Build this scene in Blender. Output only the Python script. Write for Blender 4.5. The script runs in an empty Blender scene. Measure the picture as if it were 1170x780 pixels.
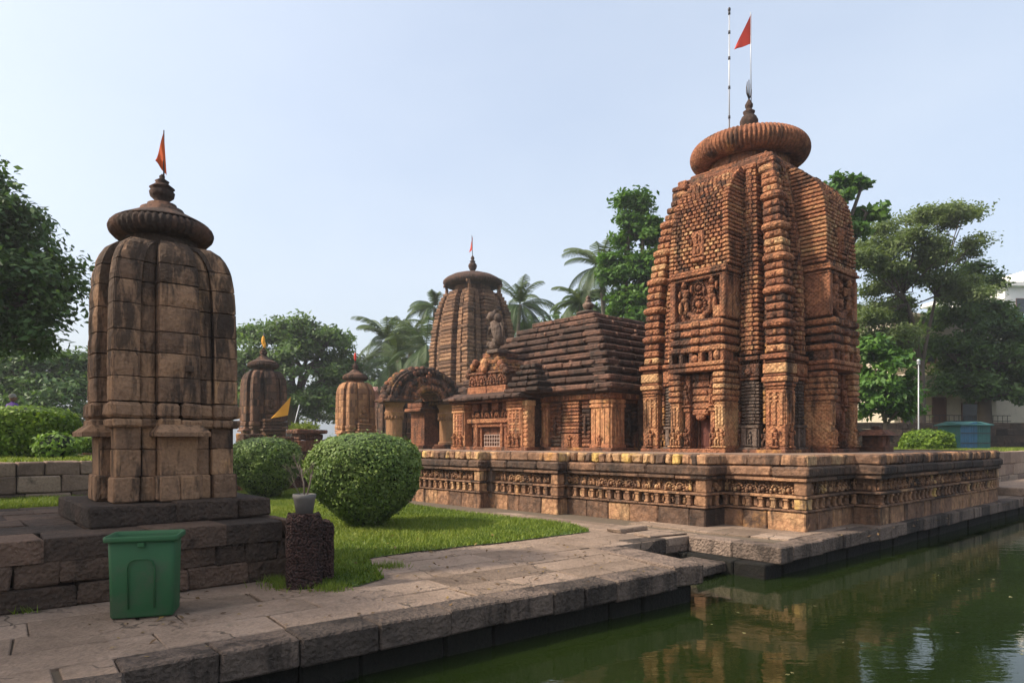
import bpy, math, random
import numpy as np
from mathutils import Matrix, Vector
random.seed(7); RNG = np.random.default_rng(7)
R = math.radians
C = bpy.context.scene.collection
SC = bpy.context.scene

# ------------------------------------------------------------------ camera, sky, sun, exposure
F, HZ, EYE = 780.0, 505.0, 1.5
cam = bpy.data.cameras.new('camera'); cam_o = bpy.data.objects.new('camera', cam); C.objects.link(cam_o)
cam_o.location = (0, 0, EYE); cam_o.rotation_euler = (R(90), 0, 0)
cam.sensor_width = 36; cam.lens = 36*F/1170; cam.shift_y = (HZ-390)/1170
cam.clip_end = 3000; cam.clip_start = 0.05
SC.camera = cam_o
SUN_EL, SUN_AZ = 43.0, math.degrees(math.atan2(-0.97, -0.24))     # azimuth measured from +Y towards +X
w = bpy.data.worlds.new('World'); SC.world = w; w.use_nodes = True
nt = w.node_tree; nt.nodes.clear()
sky = nt.nodes.new('ShaderNodeTexSky'); sky.sky_type = 'NISHITA'; sky.sun_disc = False
sky.sun_elevation = R(SUN_EL); sky.sun_rotation = R(SUN_AZ); sky.air_density = 1.0; sky.dust_density = 6.0; sky.ozone_density = 1.2
bg = nt.nodes.new('ShaderNodeBackground'); bg.inputs['Strength'].default_value = 0.15
ow = nt.nodes.new('ShaderNodeOutputWorld')
hz_ = nt.nodes.new('ShaderNodeMix'); hz_.data_type = 'RGBA'; hz_.inputs[0].default_value = .45; hz_.inputs[7].default_value = (3.15, 3.45, 3.8, 1)   # thin white haze over the whole sky
tcw = nt.nodes.new('ShaderNodeTexCoord'); mpw = nt.nodes.new('ShaderNodeMapping'); mpw.inputs['Scale'].default_value = (1, 1, 2.6); nzw = nt.nodes.new('ShaderNodeTexNoise'); nzw.inputs['Scale'].default_value = 1.3; nzw.inputs['Detail'].default_value = 5
mrw = nt.nodes.new('ShaderNodeMapRange'); mrw.inputs[1].default_value = .3; mrw.inputs[2].default_value = .7; mrw.inputs[3].default_value = .34; mrw.inputs[4].default_value = .60      # uneven haze
nt.links.new(tcw.outputs['Generated'], mpw.inputs[0]); nt.links.new(mpw.outputs[0], nzw.inputs['Vector']); nt.links.new(nzw.outputs['Fac'], mrw.inputs[0]); nt.links.new(mrw.outputs[0], hz_.inputs[0])
nt.links.new(sky.outputs[0], hz_.inputs[6]); nt.links.new(hz_.outputs[2], bg.inputs[0]); nt.links.new(bg.outputs[0], ow.inputs[0])
sl = bpy.data.lights.new('sun', 'SUN'); sl.energy = 2.8; sl.angle = R(3.5); sl.color = (1.0, 0.90, 0.76)
so = bpy.data.objects.new('sun', sl); C.objects.link(so)
sd = Vector((math.sin(R(SUN_AZ))*math.cos(R(SUN_EL)), math.cos(R(SUN_AZ))*math.cos(R(SUN_EL)), math.sin(R(SUN_EL))))
so.rotation_euler = sd.to_track_quat('Z', 'Y').to_euler()
SC.view_settings.view_transform = 'Standard'; SC.view_settings.look = 'None'
SC.view_settings.exposure = 0.95; SC.view_settings.gamma = 1.0; SC.view_settings.use_curve_mapping = False
SC.cycles.max_bounces = 6; SC.cycles.diffuse_bounces = 3; SC.cycles.glossy_bounces = 3; SC.cycles.transmission_bounces = 4
SC.cycles.use_denoising = True

# ------------------------------------------------------------------ frames
TH = math.atan2(.6655, .7465); CU, SU = math.cos(TH), math.sin(TH)
AX, AY = 4.89, 11.36
def tw(u, v): return (AX+u*CU-v*SU, AY+u*SU+v*CU)              # temple grid -> world
def at(px, Y, z=0): return ((px-585)/F*Y, Y, z)
def zat(py, Y): return EYE+(HZ-py)/F*Y
def lerp_tab(tab):
    xs = [a for a, b in tab]; ys = [b for a, b in tab]
    return lambda z: np.interp(z, xs, ys)

# ------------------------------------------------------------------ mesh builder
_S = [(a, b, c) for a in (-1, 1) for b in (-1, 1) for c in (-1, 1)]
_CS = np.array([s for s in _S for a in range(3)], float)          # sign per vertex
_CI = np.array([[0 if k == a else 1 for k in range(3)] for s in _S for a in range(3)], float)  # inset mask
def _cb_faces():
    idx = {s: i for i, s in enumerate(_S)}; pts = _CS*(1-.2*_CI); out = []
    for a in range(3):
        b, c = [k for k in range(3) if k != a]
        for sg in (-1, 1):
            f = []
            for sb, sc in ((-1, -1), (1, -1), (1, 1), (-1, 1)):
                s = [0, 0, 0]; s[a] = sg; s[b] = sb; s[c] = sc; f.append(idx[tuple(s)]*3+a)
            out.append(f)
    for e in range(3):
        a, b = [k for k in range(3) if k != e]
        for sa in (-1, 1):
            for sb in (-1, 1):
                s0 = [0, 0, 0]; s0[a] = sa; s0[b] = sb; s1 = list(s0); s0[e] = -1; s1[e] = 1
                out.append([idx[tuple(s0)]*3+a, idx[tuple(s1)]*3+a, idx[tuple(s1)]*3+b, idx[tuple(s0)]*3+b])
    for i in range(8): out.append([i*3, i*3+1, i*3+2])
    res = []
    for f in out:
        p = pts[f]; n = np.cross(p[1]-p[0], p[2]-p[0])
        res.append(f if n.dot(p.mean(0)) > 0 else f[::-1])
    return res
_CF = _cb_faces(); _CL = np.array([i for f in _CF for i in f]); _CZ = np.array([len(f) for f in _CF])
_BV = np.array(_S, float)
_BF = []
for a in range(3):
    b, c = [k for k in range(3) if k != a]
    for sg in (-1, 1):
        f = []
        for sb, sc in ((-1, -1), (1, -1), (1, 1), (-1, 1)):
            s = [0, 0, 0]; s[a] = sg; s[b] = sb; s[c] = sc; f.append(_S.index(tuple(s)))
        p = _BV[f]; n = np.cross(p[1]-p[0], p[2]-p[0])
        _BF.append(f if n.dot(p.mean(0)) > 0 else f[::-1])
_BL = np.array([i for f in _BF for i in f]); _BZ = np.array([4]*6)
def _grid_faces(rows, n):
    L = []
    for i in range(rows-1):
        for j in range(n): L += [i*n+j, i*n+(j+1) % n, (i+1)*n+(j+1) % n, (i+1)*n+j]
    return np.array(L), np.array([4]*((rows-1)*n))

class MB:
    def __init__(s):
        s.V = []; s.L = []; s.Z = []; s.T = []; s.S = []; s.n = 0; s.M = np.eye(4); s.warp = None; s.t0 = None
    def frame(s, x=0, y=0, z=0, rz=0, sc=1.0):
        s.M = np.array(Matrix.Translation((x, y, z)) @ Matrix.Rotation(rz, 4, 'Z') @ Matrix.Scale(sc, 4)); return s
    def add(s, v, L, Z, t, smooth=False):
        v = np.asarray(v, float)
        if s.warp is not None: v = s.warp(v)
        v = v @ s.M[:3, :3].T + s.M[:3, 3]
        s.V.append(v); s.L.append(np.asarray(L)+s.n); s.Z.append(np.asarray(Z)); k = len(Z)
        s.T.append(np.full(k, float(t))); s.S.append(np.full(k, smooth)); s.n += len(v)
    def tt(s, t):
        if t is None: t = (.5, .15)
        return t if not isinstance(t, tuple) else random.gauss(*t)
    def cbox(s, x0, x1, y0, y1, z0, z1, ch=.012, t=None, j=0.0):
        h = np.array([(x1-x0)/2, (y1-y0)/2, (z1-z0)/2]); c = np.array([(x0+x1)/2, (y0+y1)/2, (z0+z1)/2])
        ch = min(ch, .45*float(np.min(np.abs(h))))
        v = _CS*(h-ch*_CI)+c
        if j: v = v+RNG.uniform(-j, j, (8, 3))[np.repeat(np.arange(8), 3)]
        s.add(v, _CL, _CZ, s.tt(t)); return s
    def box(s, x0, x1, y0, y1, z0, z1, t=None):
        h = np.array([(x1-x0)/2, (y1-y0)/2, (z1-z0)/2]); c = np.array([(x0+x1)/2, (y0+y1)/2, (z0+z1)/2])
        s.add(_BV*h+c, _BL, _BZ, s.tt(t)); return s
    def prism(s, poly, z0, z1, poly2=None, t=None):
        n = len(poly); poly2 = poly2 or poly
        v = [(x, y, z0) for x, y in poly]+[(x, y, z1) for x, y in poly2]
        L = list(range(n-1, -1, -1)); Z = [n]
        L += list(range(n, 2*n)); Z.append(n)
        for i in range(n):
            k = (i+1) % n; L += [i, k, n+k, n+i]; Z.append(4)
        s.add(v, L, Z, s.tt(t)); return s
    def lathe(s, prof, n=32, c=(0, 0), rib=0, amp=0.0, t=None, smooth=True, rmin=0.0, caps=True):
        a = np.arange(n)*2*math.pi/n; V = []
        for r, z in prof:
            k = 1+(amp*(np.abs(np.cos(a*rib/2))-.6) if (rib and r > rmin) else 0)
            V.append(np.stack([c[0]+r*k*np.cos(a), c[1]+r*k*np.sin(a), np.full(n, z)], 1))
        L, Z = _grid_faces(len(prof), n); V = np.concatenate(V)
        if caps:
            L = np.concatenate([L, np.arange(n)[::-1], np.arange(n)+(len(prof)-1)*n]); Z = np.concatenate([Z, [n, n]])
        s.add(V, L, Z, s.tt(t), smooth); return s
    def ell(s, x, y, z, rx, ry, rz, t=None, nu=10, nv=6):
        V = []; a = np.arange(nu)*2*math.pi/nu
        for i in range(nv+1):
            p = math.pi*i/nv; r = max(math.sin(p), .02)
            V.append(np.stack([x+rx*r*np.cos(a), y+ry*r*np.sin(a), np.full(nu, z-rz*math.cos(p))], 1))
        L, Z = _grid_faces(nv+1, nu); s.add(np.concatenate(V), L, Z, s.tt(t), True); return s
    def tube(s, pts, radii, n=8, t=None, smooth=True):
        P = np.array(pts, float); V = []
        a = np.arange(n)*2*math.pi/n
        for i in range(len(P)):
            d = P[min(i+1, len(P)-1)]-P[max(i-1, 0)]; d = d/(np.linalg.norm(d)+1e-9)
            u = np.cross(d, (0, 0, 1)) if abs(d[2]) < .9 else np.cross(d, (0, 1, 0))
            u /= np.linalg.norm(u); w_ = np.cross(d, u); r = radii[i] if hasattr(radii, '__len__') else radii
            V.append(P[i]+r*(np.outer(np.cos(a), u)-np.outer(np.sin(a), w_)))
        L, Z = _grid_faces(len(P), n); L = np.concatenate([L.reshape(-1, 4)[:, ::-1].ravel(), np.arange(n), (np.arange(n)+(len(P)-1)*n)[::-1]])
        s.add(np.concatenate(V), L, np.concatenate([Z, [n, n]]), s.tt(t), smooth); return s
    def mesh(s, name):
        me = bpy.data.meshes.new(name)
        V = np.concatenate(s.V); L = np.concatenate(s.L).astype(np.int32); Z = np.concatenate(s.Z).astype(np.int32)
        me.vertices.add(len(V)); me.vertices.foreach_set('co', V.astype(np.float32).ravel())
        me.loops.add(len(L)); me.loops.foreach_set('vertex_index', L)
        me.polygons.add(len(Z)); st = np.zeros(len(Z), np.int32); st[1:] = np.cumsum(Z)[:-1]
        me.polygons.foreach_set('loop_start', st)
        me.polygons.foreach_set('use_smooth', np.concatenate(s.S).astype(bool))
        me.update(calc_edges=True); me.validate()
        a = me.attributes.new('tint', 'FLOAT', 'FACE')
        T = np.concatenate(s.T).astype(np.float32)
        if len(a.data) == len(T): a.data.foreach_set('value', T)
        return me
    def build(s, name, mat, parent=None, rz=0):
        return link(name, s.mesh(name), mat, parent, rz)

def link(name, me, mat, parent=None, rz=0):
    o = bpy.data.objects.new(name, me); C.objects.link(o)
    if mat and not me.materials: me.materials.append(mat)
    if parent: o.parent = parent
    if rz: o.rotation_euler = (0, 0, rz)
    return o
def tag(o, label=None, cat=None, group=None, kind=None):
    if label: o['label'] = label
    if cat: o['category'] = cat
    if group: o['group'] = group
    if kind: o['kind'] = kind
    return o
def thing(name, label, cat, loc=(0, 0, 0), rz=0, group=None):
    o = bpy.data.objects.new(name, None); C.objects.link(o); o.location = loc; o.rotation_euler = (0, 0, rz)
    o.empty_display_size = .2
    return tag(o, label, cat, group)
def struct(name, mb, mat): return tag(mb.build(name, mat), kind='structure')

# ------------------------------------------------------------------ materials
class NT:
    def __init__(s, name):
        s.m = bpy.data.materials.new(name); s.m.use_nodes = True; s.t = s.m.node_tree; s.t.nodes.clear()
        s.out = s.n('ShaderNodeOutputMaterial'); s.b = s.n('ShaderNodeBsdfPrincipled'); s.l(s.b.outputs[0], s.out.inputs[0])
    def n(s, k, **kw):
        x = s.t.nodes.new(k)
        for a, v in kw.items(): setattr(x, a, v)
        return x
    def l(s, a, b): s.t.links.new(a, b)
    def math(s, op, a, b=None, clamp=False):
        x = s.n('ShaderNodeMath', operation=op); x.use_clamp = clamp
        for i, v in enumerate((a, b)):
            if v is None: continue
            if isinstance(v, (int, float)): x.inputs[i].default_value = v
            else: s.l(v, x.inputs[i])
        return x.outputs[0]
    def noise(s, vec, scale, detail=5, rough=.55, dist=0):
        x = s.n('ShaderNodeTexNoise'); x.inputs['Scale'].default_value = scale; x.inputs['Detail'].default_value = detail
        x.inputs['Roughness'].default_value = rough; x.inputs['Distortion'].default_value = dist
        s.l(vec, x.inputs['Vector']); return x.outputs['Fac']
    def vor(s, vec, scale, feat='F1'):
        x = s.n('ShaderNodeTexVoronoi', feature=feat); x.inputs['Scale'].default_value = scale; s.l(vec, x.inputs['Vector']); return x
    def ramp(s, fac, stops):
        x = s.n('ShaderNodeValToRGB'); e = x.color_ramp.elements
        while len(e) > 1: e.remove(e[0])
        e[0].position = stops[0][0]; e[0].color = (*stops[0][1], 1)
        for p, c in stops[1:]:
            k = e.new(p); k.color = (*c, 1)
        s.l(fac, x.inputs[0]); return x.outputs[0]
    def step(s, fac, a, b):
        x = s.n('ShaderNodeMapRange', interpolation_type='SMOOTHSTEP'); x.inputs[1].default_value = a; x.inputs[2].default_value = b
        s.l(fac, x.inputs[0]); return x.outputs[0]
    def mix(s, f, a, b):
        x = s.n('ShaderNodeMix', data_type='RGBA')
        if isinstance(f, (int, float)): x.inputs[0].default_value = f
        else: s.l(f, x.inputs[0])
        for i, v in ((6, a), (7, b)):
            if isinstance(v, tuple): x.inputs[i].default_value = (*v, 1)
            else: s.l(v, x.inputs[i])
        return x.outputs[2]
    def map(s, vec, sc=(1, 1, 1), rot=(0, 0, 0)):
        x = s.n('ShaderNodeMapping'); x.inputs['Scale'].default_value = sc; x.inputs['Rotation'].default_value = rot; s.l(vec, x.inputs[0]); return x.outputs[0]
    def coord(s, obj=True):
        tc = s.n('ShaderNodeTexCoord'); oi = s.n('ShaderNodeObjectInfo')
        x = s.n('ShaderNodeVectorMath', operation='ADD'); k = s.math('MULTIPLY', oi.outputs['Random'], 53.0)
        s.l(tc.outputs['Object'], x.inputs[0]); s.l(k, x.inputs[1]); return x.outputs[0]
    def tint(s): return s.n('ShaderNodeAttribute', attribute_name='tint').outputs['Fac']
    def bump(s, h, strength, dist):
        x = s.n('ShaderNodeBump'); x.inputs['Strength'].default_value = strength; x.inputs['Distance'].default_value = dist
        s.l(h, x.inputs['Height']); s.l(x.outputs[0], s.b.inputs['Normal']); return x
    def set(s, col=None, rough=.9, spec=.25):
        if isinstance(col, tuple): s.b.inputs['Base Color'].default_value = (*col, 1)
        elif col is not None: s.l(col, s.b.inputs['Base Color'])
        if isinstance(rough, (int, float)): s.b.inputs['Roughness'].default_value = rough
        else: s.l(rough, s.b.inputs['Roughness'])
        s.b.inputs['Specular IOR Level'].default_value = spec; return s.m

SAND = [(.02, (.032, .023, .019)), (.2, (.105, .055, .036)), (.40, (.235, .092, .050)), (.60, (.375, .155, .076)), (.80, (.49, .24, .115)), (1.0, (.55, .33, .16))]
def stone(name, stops=SAND, soot=.5, sootc=(.030, .024, .020), lich=.45, lichc=(.38, .30, .22), ochre=.5, ochrec=(.47, .235, .075), bump=.6, mott=.5, big=.0, topsoot=None, cracks=False, bdist=.035, sfreq=2.6,
          carve=0.0, cscale=9.0, streak=True, shift=0.0, pits=0.0):
    m = NT(name); co = m.coord(); t = m.tint()
    n1 = m.noise(co, 1.3, 6, .6); n2 = m.noise(co, 8, 6, .65); n3 = m.noise(co, 34, 4, .6)
    f = m.math('ADD', t, m.math('MULTIPLY', m.math('SUBTRACT', n1, .5), mott))
    f = m.math('ADD', f, m.math('MULTIPLY', m.math('SUBTRACT', n2, .5), .55))
    n0 = m.noise(co, .42, 3, .5); f = m.math('ADD', f, m.math('MULTIPLY', m.math('SUBTRACT', n0, .5), big)); f = m.math('ADD', f, shift)
    col = m.ramp(f, stops)
    no = m.noise(m.map(co, (1, 1, .8)), .9, 5, .6, .3)
    mo = m.math('MULTIPLY', m.step(no, 1-ochre*.92, 1-ochre*.92+.10), m.step(n2, .35, .6))
    col = m.mix(m.math('MULTIPLY', mo, .75), col, ochrec)
    ns = m.noise(m.map(co, (sfreq, sfreq, sfreq*.2 if streak else 2.2)), 1.0, 7, .68, .4)
    if topsoot:
        sx = m.n('ShaderNodeSeparateXYZ'); tc2 = m.n('ShaderNodeTexCoord'); m.l(tc2.outputs['Object'], sx.inputs[0])
        g = m.n('ShaderNodeMapRange'); g.inputs[1].default_value = topsoot[0]; g.inputs[2].default_value = topsoot[1]; g.inputs[3].default_value = 0; g.inputs[4].default_value = topsoot[2]
        m.l(sx.outputs['Z'], g.inputs[0]); ns = m.math('ADD', ns, g.outputs[0])
    ms = m.step(ns, .72-.34*soot, .72-.34*soot+.16)
    col = m.mix(m.math('MULTIPLY', ms, .82), col, sootc)
    nl = m.noise(co, 3.1, 8, .75, .5)
    ml = m.step(nl, .98-.45*lich, 1.02-.45*lich+.06)
    col = m.mix(m.math('MULTIPLY', ml, .55), col, lichc)
    sp = m.step(n3, .35, .75); col = m.mix(m.math('MULTIPLY', sp, .28), col, (.03, .02, .016))
    v = m.vor(co, 22).outputs['Distance']
    h = m.math('ADD', m.math('MULTIPLY', n2, 1.0), m.math('MULTIPLY', n3, .6)); h = m.math('ADD', h, m.math('MULTIPLY', v, .4))
    if carve:
        vc = m.vor(co, cscale); w1 = m.n('ShaderNodeTexWave'); w1.inputs['Scale'].default_value = cscale*.5; w1.inputs['Distortion'].default_value = 2.5
        m.l(co, w1.inputs['Vector'])
        e = m.math('ADD', m.math('MULTIPLY', vc.outputs['Distance'], -3.0*carve), m.math('MULTIPLY', w1.outputs['Fac'], 1.0*carve)); h = m.math('ADD', h, e)
        if carve < .5: carve_g = 0.0
        else: carve_g = carve
        sg = m.n('ShaderNodeSeparateXYZ'); m.l(co, sg.inputs[0]); wob = m.math('MULTIPLY', n2, 5.0)
        g1 = m.math('SINE', m.math('ADD', m.math('MULTIPLY', sg.outputs['Z'], 62.0), wob)); g2 = m.math('SINE', m.math('ADD', m.math('MULTIPLY', m.math('ADD', sg.outputs['X'], sg.outputs['Y']), 55.0), wob))
        gg = m.math('MULTIPLY', g1, g2); h = m.math('ADD', h, m.math('MULTIPLY', m.step(gg, -.25, .35), 1.6*carve_g))
        col = m.mix(m.math('MULTIPLY', m.math('SUBTRACT', 1.0, m.step(gg, -.6, -.05)), .30*min(1, carve_g*1.6)), col, (.055, .026, .016))
        cav = m.step(vc.outputs['Distance'], .42, .7)
        col = m.mix(m.math('MULTIPLY', cav, .35), col, (.05, .026, .016))
    if pits:
        vp = m.vor(co, 38).outputs['Distance']; mp = m.step(vp, .5, .75); col = m.mix(m.math('MULTIPLY', mp, pits), col, (.012, .010, .010))
        h = m.math('ADD', h, m.math('MULTIPLY', vp, -2.0))
    if cracks:
        x = m.n('ShaderNodeVectorMath', operation='ADD'); nn = m.n('ShaderNodeTexNoise'); nn.inputs['Scale'].default_value = 2.5; nn.inputs['Detail'].default_value = 5; m.l(co, nn.inputs['Vector'])
        y = m.n('ShaderNodeVectorMath', operation='SCALE'); y.inputs['Scale'].default_value = .55; m.l(nn.outputs['Color'], y.inputs[0]); m.l(co, x.inputs[0]); m.l(y.outputs[0], x.inputs[1])
        ve = m.vor(x.outputs[0], 1.1, 'DISTANCE_TO_EDGE').outputs['Distance']; k = m.math('SUBTRACT', 1.0, m.step(ve, .004, .016)); k = m.math('MULTIPLY', k, m.step(n1, .45, .6))
        col = m.mix(m.math('MULTIPLY', k, .75), col, (.05, .04, .03)); h = m.math('ADD', h, m.math('MULTIPLY', k, -2.5))
        ng = m.noise(co, 2.2, 6, .7); gm = m.math('MULTIPLY', m.step(ng, .58, .72), .45); col = m.mix(gm, col, (.115, .10, .07))
    m.bump(h, bump, bdist)
    return m.set(col, .92, .2)

M = {}
M['sand'] = stone('sandstone', soot=.70, mott=.85, big=1.0, ochre=.36, carve=.55, cscale=11)
M['sand_plain'] = stone('sandstone_plain', soot=.66, carve=.25, cscale=14, shift=-.10, big=.5)
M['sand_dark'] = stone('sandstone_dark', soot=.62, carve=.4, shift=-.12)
M['amber'] = stone('sandstone_amber', soot=.62, ochre=.48, carve=.35, shift=.0)
M['grey_stone'] = stone('grey_weathered_stone', stops=[(0, (.025, .021, .019)), (.35, (.105, .078, .062)), (.7, (.21, .145, .112)), (1, (.32, .21, .15))], soot=.62, ochre=.12, lich=.5, carve=.3)
M['roof'] = stone('roof_stone', stops=[(0, (.026, .020, .017)), (.35, (.085, .050, .038)), (.65, (.18, .092, .062)), (1, (.30, .17, .115))], soot=.74, ochre=.1, lich=.5, carve=.25, streak=False)
M['wall'] = stone('plinth_stone', stops=[(0, (.032, .025, .021)), (.22, (.115, .072, .050)), (.45, (.235, .128, .076)), (.66, (.39, .21, .11)), (.85, (.52, .32, .165)), (1, (.66, .42, .13))], sfreq=3.4, soot=.64, lich=.56, ochre=.40, carve=.3)
M['shrine'] = stone('shrine_stone', stops=[(0, (.036, .027, .022)), (.25, (.14, .085, .055)), (.5, (.28, .165, .098)), (.75, (.40, .232, .128)), (1, (.52, .28, .11))], sfreq=5.5, soot=.74, ochre=.24, lich=.42, bump=.8, topsoot=(1.1, 2.9, .14))
M['shrine_dark'] = stone('shrine_stone_dark', stops=[(0, (.02, .016, .014)), (.3, (.07, .042, .03)), (.6, (.15, .078, .05)), (1, (.30, .15, .08))], soot=.6, ochre=.2, lich=.45, topsoot=(1.2, 2.9, .1))
M['shrine_tan'] = stone('shrine_stone_tan', stops=[(0, (.04, .026, .02)), (.3, (.16, .083, .05)), (.6, (.33, .165, .083)), (1, (.45, .25, .12))], soot=.4, ochre=.3, lich=.4)
M['tower_tan'] = stone('tower_stone_tan', stops=[(0, (.035, .025, .02)), (.3, (.13, .074, .048)), (.6, (.27, .145, .083)), (1, (.42, .25, .14))], soot=.60, ochre=.25, lich=.5, carve=.3)
M['terrace'] = stone('terrace_stone', stops=[(0, (.018, .015, .013)), (.3, (.062, .045, .035)), (.6, (.135, .088, .063)), (1, (.25, .155, .108))], soot=.6, ochre=.08, lich=.48, streak=False, bump=1.0, bdist=.07)
M['laterite'] = stone('laterite', stops=[(0, (.012, .009, .009)), (.4, (.06, .034, .030)), (.7, (.125, .062, .05)), (1, (.2, .1, .075))], soot=.35, ochre=.05, lich=.4, streak=False, bump=1.0, pits=.75)
M['pave'] = stone('paving_stone', stops=[(0, (.095, .068, .050)), (.3, (.175, .125, .090)), (.55, (.25, .180, .132)), (.8, (.32, .235, .175)), (1, (.40, .305, .235))], cracks=True, bdist=.05, soot=.42, mott=.9, sootc=(.085, .064, .052), lich=.42, lichc=(.46, .39, .33), ochre=.12, ochrec=(.36, .23, .12), streak=False, bump=.5)
M['kerb'] = stone('kerb_stone', stops=[(0, (.03, .025, .022)), (.3, (.105, .080, .064)), (.6, (.20, .145, .112)), (1, (.34, .25, .19))], soot=.72, lich=.5, lichc=(.36, .31, .26), ochre=.05, streak=True, bump=1.0, bdist=.06)
M['deckstone'] = stone('deck_stone', stops=[(0, (.06, .045, .036)), (.5, (.22, .15, .11)), (1, (.38, .28, .2))], soot=.45, lich=.4, ochre=.15, streak=False)

def simple(name, c, rough=.6, var=.2, scale=8, spec=.4, metal=0.0, dirt=0.0, bump=.1):
    m = NT(name); co = m.coord(); n = m.noise(co, scale, 5, .6); t = m.tint()
    f = m.math('ADD', m.math('MULTIPLY', m.math('SUBTRACT', n, .5), var*2), m.math('MULTIPLY', m.math('SUBTRACT', t, .5), var))
    lo = tuple(x*.55 for x in c); hi = tuple(min(1, x*1.35) for x in c)
    col = m.ramp(m.math('ADD', f, .5), [(0, lo), (.5, c), (1, hi)])
    if dirt:
        nd = m.noise(co, 3, 7, .7); col = m.mix(m.math('MULTIPLY', m.step(nd, .5, .75), dirt), col, (.09, .075, .06))
    m.bump(n, bump, .02); m.b.inputs['Metallic'].default_value = metal
    return m.set(col, rough, spec)
M['bin'] = simple('green_plastic', (.022, .092, .034), .6, .2, 4, .3, dirt=.45)
M['flag_red'] = simple('red_cloth', (.50, .045, .025), .8, .2, 3)
M['flag_orange'] = simple('orange_cloth', (.60, .10, .02), .8, .25, 3)
M['flag_yellow'] = simple('saffron_cloth', (.70, .32, .035), .8, .2, 3)
M['iron'] = simple('dark_iron', (.05, .045, .045), .6, .2, 10)
M['steel'] = simple('galvanised_steel', (.42, .43, .44), .45, .1, 10, metal=.3)
M['grille'] = simple('pale_grille_paint', (.34, .24, .19), .7, .2)
M['door_red'] = simple('dark_red_door', (.10, .028, .018), .7, .2)
M['void'] = simple('painted_opening_shade', (.02, .015, .013), .95, .2)  # near-black fill, shade inside doorways put into the colour
M['soil'] = simple('soil', (.10, .075, .05), .95, .3, 6)
M['turf'] = simple('turf', (.075, .12, .025), .95, .45, 5, dirt=.25)
M['pot'] = simple('weathered_grey_pot', (.13, .12, .11), .85, .3, 14, bump=.3)
M['twig'] = simple('dry_twig', (.15, .115, .09), .9, .2)
M['bark'] = simple('bark', (.10, .075, .055), .95, .4, 9, bump=.8)
M['palm_bark'] = simple('palm_bark', (.17, .145, .115), .95, .3, 9, bump=.5)
M['panel_blue'] = simple('blue_solar_glass', (.06, .14, .24), .25, .1)
M['hut'] = simple('teal_sheet_metal', (.03, .115, .11), .5, .45, 2.2, dirt=.4)
M['hut_blue'] = simple('blue_sheet_metal', (.035, .115, .20), .5, .35, 2.2, dirt=.3)
M['cream'] = simple('cream_plaster', (.50, .43, .33), .85, .2, 1.2, dirt=.35)
M['white'] = simple('white_plaster', (.74, .72, .68), .85, .12, 1.0, dirt=.15)
M['pinkwall'] = simple('pink_plaster', (.55, .30, .30), .85, .15, 1.0, dirt=.2)
M['teal_band'] = simple('teal_paint', (.10, .36, .36), .6, .1)
M['brown_door'] = simple('brown_door_paint', (.13, .06, .035), .6, .2)
M['glass'] = simple('dark_window_glass', (.03, .04, .045), .12, .1)
M['skin'] = simple('brown_skin', (.22, .115, .07), .6, .1)
M['purple'] = simple('purple_cloth', (.17, .075, .40), .85, .2, 12)
M['orange_cl'] = simple('orange_clothing', (.70, .17, .03), .85, .2, 12)
M['grey_hair'] = simple('grey_cap_cloth', (.34, .33, .30), .9, .3, 40)
M['dark_tr'] = simple('dark_trousers', (.04, .04, .05), .85, .2, 12)

def leafmat(name, dark, mid, lite, trans=.25, rough=.55):
    m = NT(name); t = m.tint(); col = m.ramp(t, [(0, dark), (.5, mid), (1, lite)])
    m.set(col, rough, .3)
    tr = m.n('ShaderNodeBsdfTranslucent'); mx = m.n('ShaderNodeMixShader'); mx.inputs[0].default_value = trans
    x = m.n('ShaderNodeMix', data_type='RGBA', blend_type='MULTIPLY'); x.inputs[0].default_value = 1; m.l(col, x.inputs[6]); x.inputs[7].default_value = (1.3, 1.35, .6, 1)
    m.l(x.outputs[2], tr.inputs[0]); m.l(m.b.outputs[0], mx.inputs[1]); m.l(tr.outputs[0], mx.inputs[2]); m.l(mx.outputs[0], m.out.inputs[0])
    return m.m
M['lf_dark'] = leafmat('dark_leaf', (.030, .062, .018), (.066, .125, .034), (.12, .19, .052))
M['lf_mid'] = leafmat('mid_leaf', (.04, .075, .022), (.080, .14, .038), (.14, .21, .06), .38)
M['lf_bright'] = leafmat('bright_leaf', (.034, .085, .014), (.070, .155, .026), (.14, .24, .04), .3)
M['lf_rain'] = leafmat('pale_leaf', (.065, .10, .038), (.125, .17, .062), (.20, .25, .10), .45)
M['wet_shaded'] = stone('wet_mossy_shaded_stone', stops=[(0, (.006, .006, .005)), (.5, (.016, .016, .011)), (1, (.035, .032, .02))], soot=.4, ochre=.02, lich=.25, lichc=(.05, .06, .03), streak=False)  # wet mossy stone, near-black with the undercut's shade put into its colour
M['lf_grey'] = leafmat('hazy_leaf', (.04, .058, .035), (.062, .088, .05), (.09, .12, .065))
M['lf_bush'] = leafmat('clipped_leaf', (.042, .08, .016), (.12, .185, .038), (.21, .27, .07), .15)
M['lf_hedge'] = leafmat('hedge_leaf', (.04, .085, .008), (.115, .19, .016), (.22, .30, .03), .25)
M['lf_palm'] = leafmat('palm_leaf', (.026, .048, .018), (.052, .088, .028), (.12, .15, .045), .25)
M['lf_lime'] = leafmat('lime_leaf', (.06, .12, .02), (.13, .22, .04), (.22, .33, .08), .3)
M['blade'] = leafmat('grass_blade', (.06, .10, .012), (.135, .19, .020), (.25, .28, .045), .25, .6)

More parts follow.
